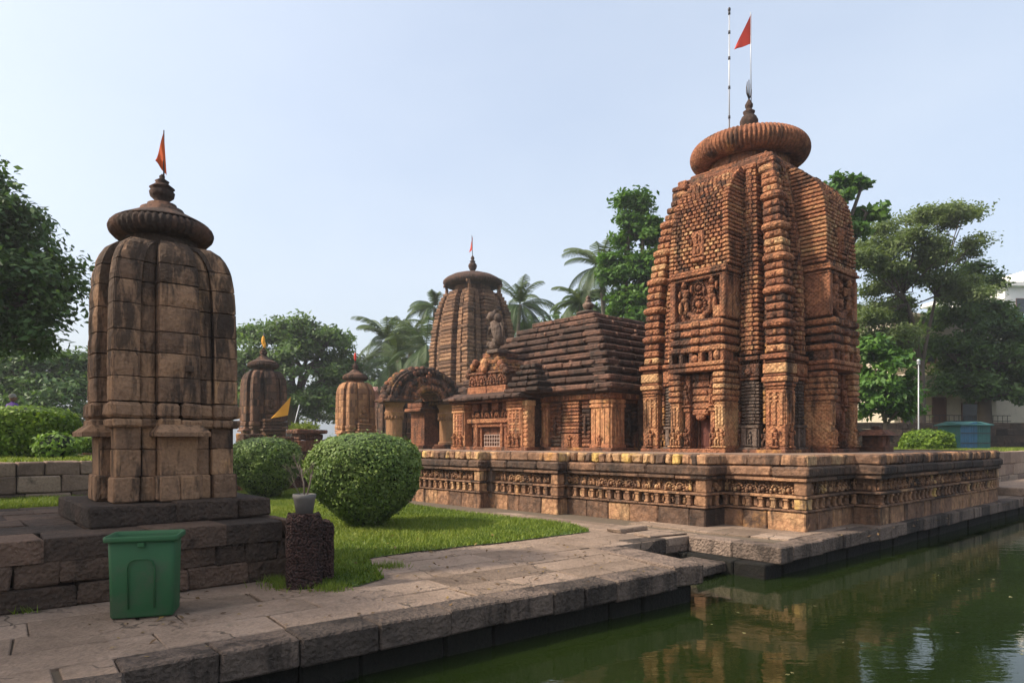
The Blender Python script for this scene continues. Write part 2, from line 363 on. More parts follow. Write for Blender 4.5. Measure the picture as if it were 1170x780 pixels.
def water_mat():
    m = NT('pond_water'); tc = m.n('ShaderNodeTexCoord'); co = tc.outputs['Object']
    n0 = m.noise(co, .25, 4, .6); col = m.ramp(n0, [(.3, (.0075, .0145, .003)), (.7, (.013, .021, .0045))])
    n1 = m.noise(m.map(co, (1.0, 2.4, 1)), 2.2, 3, .5); n2 = m.noise(co, 9, 3, .5)
    h = m.math('ADD', n1, m.math('MULTIPLY', n2, .22)); m.bump(h, .022, .10)
    m.set(col, .025, .5); m.b.inputs['IOR'].default_value = 1.33
    return m.m
M['water'] = water_mat()
# ------------------------------------------------------------------ foliage helpers
def quads_mesh(name, V, tint, k=4):
    n = len(V)//k; me = bpy.data.meshes.new(name)
    me.vertices.add(len(V)); me.vertices.foreach_set('co', V.astype(np.float32).ravel())
    me.loops.add(len(V)); me.loops.foreach_set('vertex_index', np.arange(len(V), dtype=np.int32))
    me.polygons.add(n); me.polygons.foreach_set('loop_start', np.arange(0, len(V), k, dtype=np.int32))
    me.update(calc_edges=True)
    a = me.attributes.new('tint', 'FLOAT', 'FACE'); a.data.foreach_set('value', np.clip(tint, 0, 1).astype(np.float32))
    return me
def leaves(P, N, size, tint, asp=.45, name='leaves'):
    n = len(P); N = N/(np.linalg.norm(N, axis=1, keepdims=True)+1e-9)
    r = RNG.normal(size=(n, 3)); T = np.cross(N, r); T /= (np.linalg.norm(T, axis=1, keepdims=True)+1e-9); B = np.cross(N, T)
    s = (size*np.ones(n))[:, None]
    V = np.stack([P-T*s*.5, P+B*s*asp*.5-T*s*.05, P+T*s*.5-N*s*.12, P-B*s*asp*.5-T*s*.05], 1).reshape(-1, 3)
    return quads_mesh(name, V, tint)
def sphere_pts(n):
    v = RNG.normal(size=(n, 3)); return v/np.linalg.norm(v, axis=1, keepdims=True)
def tree(name, label, loc, lobes, nleaf, lsize, mat, trunk=(.22, 2.5), clump=.55, cat='tree', group=None, nclump=26, flat=.6, lean=(0, 0), bark='bark', asp=.5, lo=.55):
    """lobes: (x,y,z,rx,ry,rz) relative to the root; leaves gather in clumps near each lobe's surface"""
    root = thing(name, label, cat, loc, 0, group)
    vol = np.array([l[3]*l[4]*l[5] for l in lobes])**.67; vol /= vol.sum()
    Ps, Ns, Ts, cl_all = [], [], [], []
    for l, f in zip(lobes, vol):
        c = np.array(l[:3]); r = np.array(l[3:]); k = max(5, int(nclump*len(lobes)*f)); d = sphere_pts(k); d[:, 2] = np.where(d[:, 2] < -.5, -d[:, 2], d[:, 2])
        cc = c+d*r*RNG.uniform(lo, 1.0, (k, 1)); cl_all.append((c, cc))
        ct = RNG.uniform(-.22, .22, k); cs = RNG.uniform(.65, 1.35, k); n = int(nleaf*f/k)
        for i in range(k):
            g = np.clip(RNG.normal(size=(n, 3)), -1.9, 1.9)*clump*cs[i]*np.array([1, 1, flat])*.62
            Ps.append(cc[i]+g); Ns.append(d[i]*.5+np.array([0, 0, .7])+RNG.normal(size=(n, 3))*.55)
            Ts.append(.5+ct[i]+RNG.normal(size=n)*.14)
    P = np.concatenate(Ps); me = leaves(P, np.concatenate(Ns), lsize*RNG.uniform(.65, 1.3, len(P)), np.concatenate(Ts), asp, name+'_crown')
    b = MB(); r0, h = trunk; top = np.array([lean[0], lean[1], h])
    b.tube([(0, 0, -.2), (lean[0]*.15, lean[1]*.15, h*.3), tuple(top*[.6, .6, .68]), tuple(top)], [r0*1.35, r0, r0*.85, r0*.7], 10)
    hubs = None
    if len(cl_all) > 14:
        cs_ = np.array([c for c, _ in cl_all]); hubs = cs_[np.linspace(0, len(cs_)-1, 6).astype(int)]
        for _ in range(4):
            lb = np.argmin(((cs_[:, None]-hubs[None])**2).sum(2), 1); hubs = np.array([cs_[lb == q].mean(0) if (lb == q).any() else hubs[q] for q in range(6)])
        hubs = top+(hubs-top)*.55
        for hb in hubs: b.tube([tuple(top*[1, 1, .9]), tuple((top+hb)/2+RNG.normal(size=3)*.25), tuple(hb)], [r0*.5, r0*.36, r0*.26], 7)
    for c, cc in cl_all:
        if hubs is not None:
            hb = hubs[np.argmin(((hubs-c)**2).sum(1))]; b.tube([tuple(hb), tuple((hb+c)/2+RNG.normal(size=3)*.22), tuple(c)], [r0*.2, r0*.13, r0*.07], 5); continue
        m1 = (top+c)*.5+RNG.normal(size=3)*.15
        b.tube([tuple(top*[1, 1, .9]), tuple(m1), tuple(c)], [r0*.55, r0*.38, r0*.24], 6)
        for q in cc[::3]: b.tube([tuple(c), tuple((c+q)/2+RNG.normal(size=3)*.12), tuple(q)], [r0*.18, r0*.12, r0*.04], 5)
    b.build('trunk', M[bark], root); link('crown', me, mat, root)
    return root
def palm(loc, h, lean, label, rfr=2.6, nfr=20, droop=1.0, seed=0):
    root = thing('palm_tree', label, 'palm tree', loc, 0, 'coconut palms behind the shrines')
    g = np.random.default_rng(seed); b = MB()
    pts = [(lean[0]*(k/6)**2, lean[1]*(k/6)**2, h*k/6) for k in range(7)]
    b.tube(pts, [.24, .19, .17, .16, .15, .14, .15], 9); b.build('trunk', M['palm_bark'], root)
    top = np.array(pts[-1]); V = []; T = []
    for i in range(nfr):
        az = 2.399*i+g.uniform(-.3, .3); el = g.uniform(-.55, 1.25); L = rfr*g.uniform(.85, 1.15); d = np.array([math.cos(az), math.sin(az), 0])
        pr = top.copy(); ang = el; n = 30; tv = .5+.25*el-.1+g.uniform(-.15, .15); seg = L/n
        for k in range(n):
            nx = pr+seg*(d*math.cos(ang)+np.array([0, 0, math.sin(ang)])); ang -= droop*(.035+.055*k/n)
            side = np.array([-d[1], d[0], 0]); ll = .62*L/2.6*(math.sin(math.pi*min(1, (k+3)/(n+4)))**.6)
            V += [pr-side*.025, pr+side*.025, nx+side*.02, nx-side*.02]; T.append(tv-.1)
            if k > 2:
                for sg in (-1, 1):
                    fw = (nx-pr)/seg; tip = pr+ll*(side*sg*.62+fw*.52-np.array([0, 0, .55+.2*g.random()])*droop*.85)
                    wv = fw*.05; V += [pr-wv, pr+wv, tip+wv*.3, tip-wv*.3]; T.append(tv+g.uniform(-.12, .12))
            pr = nx
    link('crown', quads_mesh('palm_crown', np.array(V), np.array(T)), M['lf_palm'], root)
    return root
def clipped(name, label, cat, loc, prof, n, lsize, mat, group=None, sq=1.0, jag=.03, stem=True):
    """clipped bush: prof = [(r,z)] outline of the clipped shape"""
    root = thing(name, label, cat, loc, 0, group)
    z = np.array([p[1] for p in prof]); r = np.array([p[0] for p in prof])
    zz = RNG.uniform(z[0], z[-1], n*3); rr = np.interp(zz, z, r); keep = RNG.random(n*3) < (rr+.15)/(r.max()+.15); zz = zz[keep][:n]; rr = rr[keep][:n]
    a = RNG.uniform(0, 2*math.pi, len(zz)); lump = 1+.035*np.sin(a*3+zz*4)+.03*np.sin(a*7-zz*9)
    dep = np.abs(RNG.normal(size=len(zz)))*jag*1.6-jag*.5
    q = (rr-dep)*lump; X = q*np.cos(a); Y = q*np.sin(a)*sq
    # cap: leaves on the flattish top
    dr = np.interp(zz+.02, z, r)-np.interp(zz-.02, z, r); nz = -dr/.04
    N = np.stack([np.cos(a), np.sin(a), np.clip(nz, -1.5, 4)], 1)+RNG.normal(size=(len(zz), 3))*.65
    P = np.stack([X, Y, zz+RNG.normal(size=len(zz))*jag*.4], 1)
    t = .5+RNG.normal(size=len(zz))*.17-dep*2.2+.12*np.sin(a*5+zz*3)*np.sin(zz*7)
    st = RNG.random(len(P)) < .035; P[st] += N[st]/np.linalg.norm(N[st], axis=1, keepdims=True)*RNG.uniform(.02, .10, (int(st.sum()), 1)); t += .16*np.sin(P[:, 0]*3.1+1)*np.sin(P[:, 2]*4+P[:, 1]*2)
    me = leaves(P, N, lsize*RNG.uniform(.5, 1.5, len(P)), t, .55, name)
    b = MB(); b.lathe([(max(.02, q_*.9-.02), z_*.97+.02) for q_, z_ in prof], 28, t=.2); c = b.build('light_block_core', M['lf_core'], root)  # solid core added inside the leaf shell to block light
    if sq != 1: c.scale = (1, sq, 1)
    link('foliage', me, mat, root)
    if stem:
        b = MB()
        for k in range(7):
            a_ = k*.9; b.tube([(.05*math.cos(a_), .05*math.sin(a_), -.05), (.16*math.cos(a_), .16*math.sin(a_), .25)], [.028, .02], 6)
        b.build('stem', M['bark'], root)
    return root
M['lf_core'] = simple('bush_shade_core', (.016, .024, .010), .95, .3)  # near-black: the bush's inner shade is put into this colour

# ------------------------------------------------------------------ clipping helper for paving slabs
def clip(poly, conv):
    out = poly
    for i in range(len(conv)):
        a = conv[i]; b = conv[(i+1) % len(conv)]; inp = out; out = []
        def side(p): return (b[0]-a[0])*(p[1]-a[1])-(b[1]-a[1])*(p[0]-a[0])
        for j in range(len(inp)):
            p, q = inp[j], inp[(j+1) % len(inp)]; sp, sq = side(p), side(q)
            if sp >= 0: out.append(p)
            if sp*sq < 0:
                k = sp/(sp-sq); out.append((p[0]+k*(q[0]-p[0]), p[1]+k*(q[1]-p[1])))
        if len(out) < 3: return []
    return out
def ccw(p):
    s = sum(p[i][0]*p[(i+1) % len(p)][1]-p[(i+1) % len(p)][0]*p[i][1] for i in range(len(p)))
    return p if s > 0 else p[::-1]
def inset(p, g):
    cx = sum(x for x, y in p)/len(p); cy = sum(y for x, y in p)/len(p)
    n = len(p); out = []
    p = ccw(p)
    for i in range(n):
        a, b, c = p[i-1], p[i], p[(i+1) % n]
        d1 = Vector((b[0]-a[0], b[1]-a[1])); d2 = Vector((c[0]-b[0], c[1]-b[1]))
        if d1.length < 1e-5 or d2.length < 1e-5: continue
        d1.normalize(); d2.normalize(); n1 = Vector((-d1.y, d1.x)); n2 = Vector((-d2.y, d2.x)); m = n1+n2
        if m.length < .2: continue
        m = m/m.length; k = min(2.5, 1/max(.4, m.dot(n1))); out.append((b[0]+m.x*g*k, b[1]+m.y*g*k))
    return out
def area(p): return abs(sum(p[i][0]*p[(i+1) % len(p)][1]-p[(i+1) % len(p)][0]*p[i][1] for i in range(len(p))))/2
def slabs(mb, conv, org, ang, rows, lens, ztop=0.0, th=.12, gap=.0035, jz=.004, ext=40, jc=.03, tm=(.5, .10)):
    """stone slabs in irregular rows, clipped to a convex outline"""
    conv = ccw(conv); c, s = math.cos(ang), math.sin(ang)
    loc = [((x-org[0])*c+(y-org[1])*s, -(x-org[0])*s+(y-org[1])*c) for x, y in conv]
    y = 0.0; y1 = max(q for p, q in loc); y0 = min(q for p, q in loc)
    y = y0-random.uniform(0, rows[0]) if y0 < -.01 else y0
    while y < y1:
        h = random.uniform(*rows); x = min(p for p, q in loc)-random.uniform(0, lens[1])
        while x < max(p for p, q in loc):
            l = random.uniform(*lens); q = [(x, y), (x+l, y), (x+l, y+h), (x, y+h)]
            q = [(px+random.uniform(-jc, jc), py+random.uniform(-jc, jc)) for px, py in q]
            q = [(org[0]+px*c-py*s, org[1]+px*s+py*c) for px, py in q]
            k = clip(q, conv)
            if k and area(k) > .004:
                k1 = inset(k, gap); 
                if len(k1) >= 3:
                    k2 = inset(k1, .010); zt = ztop+random.uniform(-jz, jz)
                    if len(k2) == len(k1) and area(k2) > .002:
                        tv = random.gauss(*tm); mb.prism(k1, ztop-th, zt-.008, t=tv); mb.prism(k1, zt-.008, zt, k2, t=tv)
            x += l
        y += h

# ------------------------------------------------------------------ water, ground, pavement
b = MB(); b.add([(-6, -40, -.44), (110, -40, -.44), (110, 110, -.44), (-6, 110, -.44)], [0, 1, 2, 3], [4], .5); struct('pond_water', b, M['water'])
def sheet(name, pts, z, mat, t=.5):
    import bmesh
    bm = bmesh.new(); f = bm.faces.new([bm.verts.new((x, y, z)) for x, y in ccw(pts)]); f.normal_update(); bmesh.ops.triangulate(bm, faces=[f])
    me = bpy.data.meshes.new(name); bm.to_mesh(me); bm.free(); me.attributes.new('tint', 'FLOAT', 'FACE')
    a = me.attributes['tint']; a.data.foreach_set('value', np.full(len(me.polygons), t, np.float32))
    return tag(link(name, me, mat), kind='structure')
GZ = 1.15
gpts = [tw(*p) for p in [(-110, 7.75), (-8.25, 7.75), (-8.25, 15.72), (-.5, 15.72), (.9, 13), (.9, 1.25), (9.6, 1.25), (120, 1.25), (120, 110), (-110, 110)]]
sheet('ground', gpts, GZ, M['turf'])
E1, E2, NT_, K1, K2 = (-2.56, 4.48), (2.34, 8.31), (1.51, 9.92), (3.08, 11.15), (4.09, 9.92)
WD = Vector((E2[0]-E1[0], E2[1]-E1[1])).normalized(); WA = math.atan2(WD.y, WD.x); KD = (.7535, .6574); KA = math.atan2(KD[1], KD[0])
K3 = (K2[0]+KD[0]*60, K2[1]+KD[1]*60)
def off(p, d, k): return (p[0]+d[0]*k, p[1]+d[1]*k)
VD = (-SU, CU); UD = (CU, SU)
N6 = off(NT_, VD, 7.5)
b = MB()
W2 = (-WD.y, WD.x)
slabs(b, [off(E1, W2, .36), off(off(E2, W2, .36), WD, -.5), off(NT_, WD, -.42), off(N6, WD, -.3), (-8.2, 8), off(off(E1, WD, -9), W2, .36)], off(E1, W2, .36), WA, (.42, .68), (.7, 1.5))
slabs(b, [off(NT_, WD, -.42), NT_, off(K1, VD, .0), off(K1, VD, 4.5), N6, off(N6, WD, -.3)], NT_, TH+R(90), (.5, .8), (.6, 1.3))
slabs(b, [off(K1, KD, .3), off(K2, (KD[0]*.3+VD[0]*.36, KD[1]*.3+VD[1]*.36), 1), off(K3, VD, .36), off(K3, VD, 3.2), off(K1, VD, 1.8)], off(K2, VD, .36), KA, (.5, .75), (.7, 1.6))
slabs(b, [off(K1, KD, .3), off(K1, VD, 1.8), off(K1, VD, 3.0), off(off(K1, VD, 3), UD, -.1), (2.98, 11.2)], K1, TH, (.5, .8), (.6, 1.3))
slabs(b, [(-12, -5), (-1.05, -5), (-1.05, 1.9), off(E1, (0, 1), -.02), off(E1, W2, .35), off(off(E1, WD, -9), W2, .35)], E1, WA-R(90), (.5, .7), (.7, 1.4))
slabs(b, [(-1.03, -5), (1.6, -5), (.8, .35), (-1.03, 1.68)], (0, 0), 0, (.5, .7), (.7, 1.4))
struct('pavement', b, M['pave'])
# earth under the slabs (fills the joints)
b = MB(); FE = .34
b.prism([(-13, -6), (1.5, -6), (.7, .3), off(E1, W2, FE), off(off(E2, W2, FE), WD, -.2), off(NT_, WD, -.2), off(K1, (-.5, .3), .3), off(K1, VD, .2), off(K2, (KD[0]*.3+VD[0]*.34, KD[1]*.3+VD[1]*.34), 1), off(K3, VD, .34), off(K3, VD, 8), tw(9, 2), tw(0, 15.6), tw(-9, 15.6), tw(-14, 7)], -1.6, -.03, t=.4)
struct('earth', b, M['soil'])
# kerb stones along the water
b = MB()
def kerb(p, q, w_=.36, h=.21, lens=(.38, .8), inn=None, tm=(.42, .2)):
    d = Vector((q[0]-p[0], q[1]-p[1])); L = d.length; a = math.atan2(d.y, d.x); b.frame(p[0], p[1], 0, a); x = 0
    while x < L-.02:
        l = min(random.uniform(*lens), L-x)
        if L-x-l < .25: l = L-x
        o = random.uniform(-.02, .012); b.cbox(x+.004, x+l-.004, o, w_, -h-random.uniform(0, .02), random.uniform(-.004, .006), .016, t=random.gauss(*tm), j=.007)
        x += l
    b.frame()
kerb(E1, off(E2, WD, -.5))
kerb((-1.0, 1.72), E1, .34); kerb((.8, .35), (-1.0, 1.70), .34)
dN = Vector((NT_[0]-E2[0], NT_[1]-E2[1])); LN = dN.length
b.frame(E2[0], E2[1], 0, math.atan2(dN.y, dN.x)); b.cbox(0, LN*.86, 0, .47, -.23, .02, .018, t=.62, j=.012); b.cbox(LN*.865, LN, .01, .42, -.2, .003, .016, t=.5, j=.01); b.frame()
kerb(K2, K1, .34, .23, (.6, .95)); kerb(off(NT_, (-.05, 0), 1), K1, -.0+.30, .22, (.4, .8))
kerb(K2, off(K2, KD, 45), .36, .22, (.4, 1.05))
struct('kerb', b, M['kerb'])
# recessed bank below the kerb, undercut shade painted into its dark stone
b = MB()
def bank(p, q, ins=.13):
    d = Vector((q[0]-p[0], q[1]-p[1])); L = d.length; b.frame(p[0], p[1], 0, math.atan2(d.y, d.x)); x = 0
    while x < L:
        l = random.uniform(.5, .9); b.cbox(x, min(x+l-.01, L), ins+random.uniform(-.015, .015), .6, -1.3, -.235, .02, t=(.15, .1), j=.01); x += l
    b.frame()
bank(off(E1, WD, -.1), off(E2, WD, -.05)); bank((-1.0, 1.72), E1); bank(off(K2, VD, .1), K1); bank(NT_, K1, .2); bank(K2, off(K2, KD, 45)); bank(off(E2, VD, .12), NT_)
struct('bank', b, M['wet_shaded'])
# little step in the notch, loose slabs
b = MB(); b.frame(K1[0], K1[1], 0, math.atan2(K2[1]-K1[1], K2[0]-K1[0])+math.pi); b.frame(2.92, 10.72, 0, TH+.05)
b.cbox(-1.05, .28, -.62, -.02, -.42, -.26, .02, t=.35, j=.02); b.frame()
tag(b.build('stone_step', M['kerb']), 'mossy low stone step in the notch of the pond edge', 'step')
x, y = 1.95, 11.55; b = MB(); b.frame(x, y, 0, TH-.05); b.cbox(-.35, .35, -.16, .16, .004, .075, .015, t=.5, j=.012); tag(b.frame().build('loose_slab', M['pave']), 'loose raised paving slab on the walkway near the platform foot', 'slab'); b = MB(); b.frame(x+.45, y-.5, 0, TH-.2); b.cbox(-.4, .4, -.2, .2, .004, .04, .015, t=.55, j=.01); b.frame()
tag(b.build('loose_slab', M['pave']), 'thin loose paving slab lying flat beside the pond notch', 'slab', kind=None)
b = MB()
# raised step and far paving at the end of the walkway
b = MB(); b.frame(*tw(11.9, -1.2), 0, TH); b.cbox(0, 12, -.2, 1.9, .0, .24, .02, t=.6, j=.01); b.frame()
tag(b.build('stone_landing', M['pave']), 'low pale stone landing at the far end of the platform beside the pond', 'landing')

fl = np.array([(random.uniform(2, 14), 0, -.437) for _ in range(90)]); fl[:, 1] = [random.uniform(4, 10)+.85*max(0, x-5) for x in fl[:, 0]]
fl = np.array([p for p in fl if (p[0]-K2[0])*KD[1]-(p[1]-K2[1])*KD[0] > .5 and (p[0]-E1[0])*WD.y-(p[1]-E1[1])*WD.x > .4])
tag(link('floating_leaves', leaves(fl, RNG.normal(size=fl.shape)*.03+np.array([0, 0, 1]), RNG.uniform(.04, .10, len(fl)), RNG.random(len(fl)), .5, 'floating_leaves'), leafmat('floating_leaf', (.10, .07, .03), (.20, .17, .07), (.34, .32, .16), .1, .6)), kind='stuff')

# ------------------------------------------------------------------ retaining walls of the garden
def course_wall(mb, L, zs, d=.3, lens=(.35, .8), tm=(.45, .18), j=.012, outj=.02, gap=.006):
    for k in range(len(zs)-1):
        x = -random.uniform(0, .2)
        while x < L:
            l = random.uniform(*lens); x1 = min(x+l, L)
            if x1-max(x, 0) > .05: mb.cbox(max(x, 0)+gap/2, x1-gap/2, random.uniform(-outj, outj), d, zs[k]+gap/2, zs[k+1]-gap/2, .018, t=random.gauss(*tm), j=j)
            x += l
def ret_wall(name, p, q, z0, label, mat, courses, **kw):
    d = Vector((q[0]-p[0], q[1]-p[1])); L = d.length
    b = MB(); b.frame(0, 0, 0, 0); course_wall(b, L, courses, **kw)
    b.cbox(0, L, .05, .32, courses[0], courses[-1]-.03, .01, t=.05)
    o = b.build(name, mat); o.location = (p[0], p[1], 0); o.rotation_euler = (0, 0, math.atan2(d.y, d.x))
    return tag(o, label, 'wall')
ret_wall('retaining_wall', tw(-20, 7.48), tw(-7.97, 7.48), 0, 'low rough stone retaining wall below the hedges', M['deckstone'], [.45, .72, .98, 1.2])
ret_wall('retaining_wall', tw(-7.97, 7.48), tw(-7.97, 15.45), 0, 'stone retaining wall running back behind the nearest shrine', M['deckstone'], [0, .3, .6, .9, 1.2])
ret_wall('retaining_wall', tw(-7.97, 15.45), tw(-1.3, 15.45), 0, 'reddish stone retaining wall behind the two clipped round bushes', M['sand_dark'], [0, .3, .62, .93, 1.22])
ret_wall('retaining_wall', tw(9.8, 1.0), tw(60, 1.0), 0, 'pale stone garden wall beyond the platform at the right edge', M['deckstone'], [.0, .35, .75, 1.18], lens=(.6, 1.3), tm=(.7, .15))

# ------------------------------------------------------------------ grass
def blades(name, poly, z, n, h=.07, wd=.011, z2=None, edge=.0):
    poly = ccw(poly); xs = [p[0] for p in poly]; ys = [p[1] for p in poly]
    X = RNG.uniform(min(xs), max(xs), n*3); Y = RNG.uniform(min(ys), max(ys), n*3)
    ins = np.zeros(len(X), bool)
    for i in range(len(poly)):
        (x0, y0), (x1, y1) = poly[i-1], poly[i]
        cnd = ((y0 > Y) != (y1 > Y)) & (X < (x1-x0)*(Y-y0)/((y1-y0) if abs(y1-y0) > 1e-9 else 1e-9)+x0); ins ^= cnd
    X = X[ins][:n]; Y = Y[ins][:n]; n = len(X)
    pat = np.sin(X*1.7+2*np.sin(Y*.9))+np.sin(Y*2.3+1.5*np.sin(X*1.3))+.8*np.sin(X*5.1+Y*3.7); kp = RNG.random(len(X)) < np.clip(1.25-.5*np.maximum(0, pat-.7), .12, 1); X = X[kp]; Y = Y[kp]; n = len(X)
    a = RNG.uniform(0, 2*math.pi, n)
    cl = np.sin(X*2.1+1.3*np.sin(Y*1.7))*np.sin(Y*2.6+X); H = h*RNG.uniform(.5, 1.4, n)*(1+.25*cl)
    lx = RNG.normal(size=n)*H*.55; ly = RNG.normal(size=n)*H*.55; W_ = wd*RNG.uniform(.7, 1.4, n)
    V = np.stack([np.stack([X-W_*np.cos(a), Y-W_*np.sin(a), np.full(n, z)], 1), np.stack([X+W_*np.cos(a), Y+W_*np.sin(a), np.full(n, z)], 1), np.stack([X+lx, Y+ly, z+H], 1)], 1).reshape(-1, 3)
    t = .5+RNG.normal(size=n)*.2+.13*cl+.16*np.sin(X*.9)*np.sin(Y*.8+2)+.10*np.sin(X*3.3+Y)*np.sin(Y*2.9-X)
    return tag(link(name, quads_mesh(name, V, t, 3), M['blade']), kind='stuff')
LAWN = [(1.30, 11.40), (.5, 10.72), (-.1, 10.2), (-.68, 9.82), (-1.02, 9.5), (-1.28, 9.36), (-1.62, 9.0), (-1.84, 8.75), (-1.66, 8.2), (-1.40, 7.5), (-1.60, 7.06), (-1.95, 7.0), (-2.36, 7.08), tw(-7.9, 2.2), tw(-7.9, 15.4), tw(-1.3, 15.4), tw(-2.2, 10), tw(-2.35, 6.0), tw(-2.2, 3.2)]
sheet('lawn', LAWN, .012, M['turf'])
near = [p for p in LAWN]
blades('grass', near, .012, 150000, .055, .010)
# left grass bank behind the terrace
b = MB(); b.prism([tw(*p) for p in [(-20, 5.75), (-8.0, 5.75), (-8.0, 7.46), (-20, 7.46)]], 0, .60, t=.5); struct('grass_bank', b, M['turf'])
blades('grass', [tw(-12.5, 5.78), tw(-8.0, 5.78), tw(-8.0, 7.46), tw(-12.5, 7.46)], .60, 26000, .07, .012)
blades('grass', [tw(-14.5, 7.78), tw(-8.3, 7.78), tw(-8.3, 15), tw(-14.5, 15)], GZ, 24000, .08, .016)
blades('grass', [tw(13, 1.3), tw(34, 1.3), tw(34, 9), tw(13, 9)], GZ, 40000, .09, .022)
# tufts in paving joints and at the wall foot
tx = [(-4.35, 6.02, .12, 180), (-3.45, 6.25, .15, 220), (-3.32, 6.0, .08, 90), (-2.3, 7.1, .28, 420), (-2.55, 7.35, .14, 160), (-1.85, 6.95, .2, 240), (-1.5, 8.2, .25, 200)]
P = []; 
for x, y, r_, n in tx:
    for k in range(n): P.append((x+random.gauss(0, r_*.5), y+random.gauss(0, r_*.35)))
V = []; 
for x, y in P:
    h = random.uniform(.03, .10); a = random.uniform(0, 6.3); V += [(x-.006*math.cos(a), y-.006*math.sin(a), 0), (x+.006*math.cos(a), y+.006*math.sin(a), 0), (x+random.gauss(0, .03), y+random.gauss(0, .03), h)]
tag(link('weeds', quads_mesh('weeds', np.array(V), RNG.uniform(.2, .7, len(P)), 3), M['blade']), kind='stuff')

lp = []
for k in range(420):
    q = random.random()
    if q < .5: s_ = random.uniform(0, 6); e_ = random.uniform(.1, 3.2); lp.append((E1[0]+WD.x*s_+W2[0]*e_, E1[1]+WD.y*s_+W2[1]*e_, .012+random.random()*.006))
    elif q < .72: lp.append((random.uniform(-2.4, .4), random.uniform(7.6, 11.6), .05))
    else: lp.append((-2.45-random.uniform(.05, 5)*CU-.08*SU*random.random()+.06, 7.62-random.uniform(.05, 5)*SU-random.random()*.25-.05, .012)) if random.random() < .4 else lp.append((*tw(random.uniform(-.3, 9.5), random.choice((-.62, -.75, -.9)) if random.random() < .7 else -.55), .012))
lp = [p for p in lp if not (-8 < (p[0]+2.45)*CU+(p[1]-7.62)*SU < 0 and 0 < -(p[0]+2.45)*SU+(p[1]-7.62)*CU < 4)]
P_ = np.array(lp); tag(link('fallen_leaves', leaves(P_, RNG.normal(size=P_.shape)*.25+np.array([0, 0, 1]), RNG.uniform(.025, .075, len(P_)), RNG.random(len(P_)), .5, 'fallen_leaves'), leafmat('dead_leaf', (.06, .032, .014), (.13, .075, .03), (.24, .16, .05), .1, .8)), kind='stuff')
# ------------------------------------------------------------------ the foreground terrace
t = thing('stone_terrace', 'dark blackened stone terrace behind the green bin, carrying the nearest shrine', 'terrace', (-2.45, 7.62, 0), TH)
b = MB(); course_wall(b, 7.5, [0, .21, .43], .4, (.3, .62), (.42, .2), .016, .022)      # built from x=0..7.5, shifted below
o = b.build('front_wall', M['terrace'], t); o.location = (-7.5, 0, 0)
b = MB(); course_wall(b, 3.6, [0, .21, .43], .4, (.3, .6), (.42, .2), .016, .02); o = b.build('side_wall', M['terrace'], t); o.rotation_euler = (0, 0, R(90)); o.location = (-.004, .02, 0)
b = MB(); b.box(-7.4, -.2, .2, 3.6, -.02, .40, t=.1)
slabs(b, [(-7.5, -.03), (.03, -.03), (.03, 3.66), (-7.5, 3.66)], (-7.5, -.03), 0, (.45, .7), (.5, 1.1), .64, .21, .006, .006, tm=(.5, .15))
b.build('top_slabs', M['terrace'], t)
# ------------------------------------------------------------------ carved figures in relief (facing -y)
def figure(b, x, y, z, h, t=None, sway=None, slab=True):
    s = sway if sway is not None else random.choice((-1, 1))*.08
    tv = b.tt(t); e = lambda dx, dz, rx, rz, ry=.07: b.ell(x+dx*h, y-.03*h, z+dz*h, rx*h, ry*h*1.4, rz*h, tv, 8, 5)
    if slab:
        b.cbox(x-.24*h, x+.24*h, y-.14*h, y+.05*h, z, z+.07*h, .01, tv)
    e(-.08, .25, .065, .20); e(.08+s*.4, .25, .065, .20); e(s*.6, .46, .13, .09); e(s, .62, .11, .14); e(s, .70, .15, .06)
    e(s*.4, .87, .075, .095, .09); e(s*.4, .95, .05, .05)
    e(-.18+s, .62, .04, .13); e(.20+s, .74, .045, .13)
def medallion(b, x, y, z, r, t=None):
    tv = b.tt(t)
    for k in range(14):
        a = k*2*math.pi/14; b.ell(x+r*math.cos(a), y-.02, z+r*math.sin(a), r*.24, .05, r*.24, tv, 7, 5)
    b.ell(x, y-.03, z, r*.55, .08, r*.55, tv, 10, 6)
def chaitya(b, x, y, z, w, h, t=None):
    tv = b.tt(t)
    for k in range(9):
        a = math.pi*k/8; b.ell(x+w*.5*math.cos(a), y-.015, z+h*math.sin(a)*.9, w*.13, .035, w*.13, tv, 6, 4)
    b.ell(x, y-.015, z+h*.35, w*.2, .045, h*.3, tv, 7, 5)
def slatstack(b, x0, x1, yf, yb, z0, z1, n, ch=.02, tm=(.5, .14), core=.05, alt=0, gap=.22, j=.003):
    """a pile of projecting courses with dark grooves between"""
    p = (z1-z0)/n
    b.box(x0+core*.7, x1-core*.7, yf+core, yb, z0, z1, .28)
    for k in range(n):
        a = alt if k % 2 else 0
        b.cbox(x0+a, x1-a, yf+a, yb, z0+k*p+p*gap*.5, z0+(k+1)*p-p*gap*.5, ch, t=random.gauss(*tm), j=j)
def kalasha(b, x, y, z, h, r, t=.4):
    P = [(.55, 0), (.35, .06), (.42, .10), (.75, .20), (.98, .33), (1.0, .42), (.8, .52), (.5, .58), (.62, .62), (.66, .66), (.4, .70), (.3, .74), (.42, .78), (.44, .84), (.25, .92), (.04, 1.0)]
    b.lathe([(p*r, z+q*h) for p, q in P], 20, (x, y), t=t)
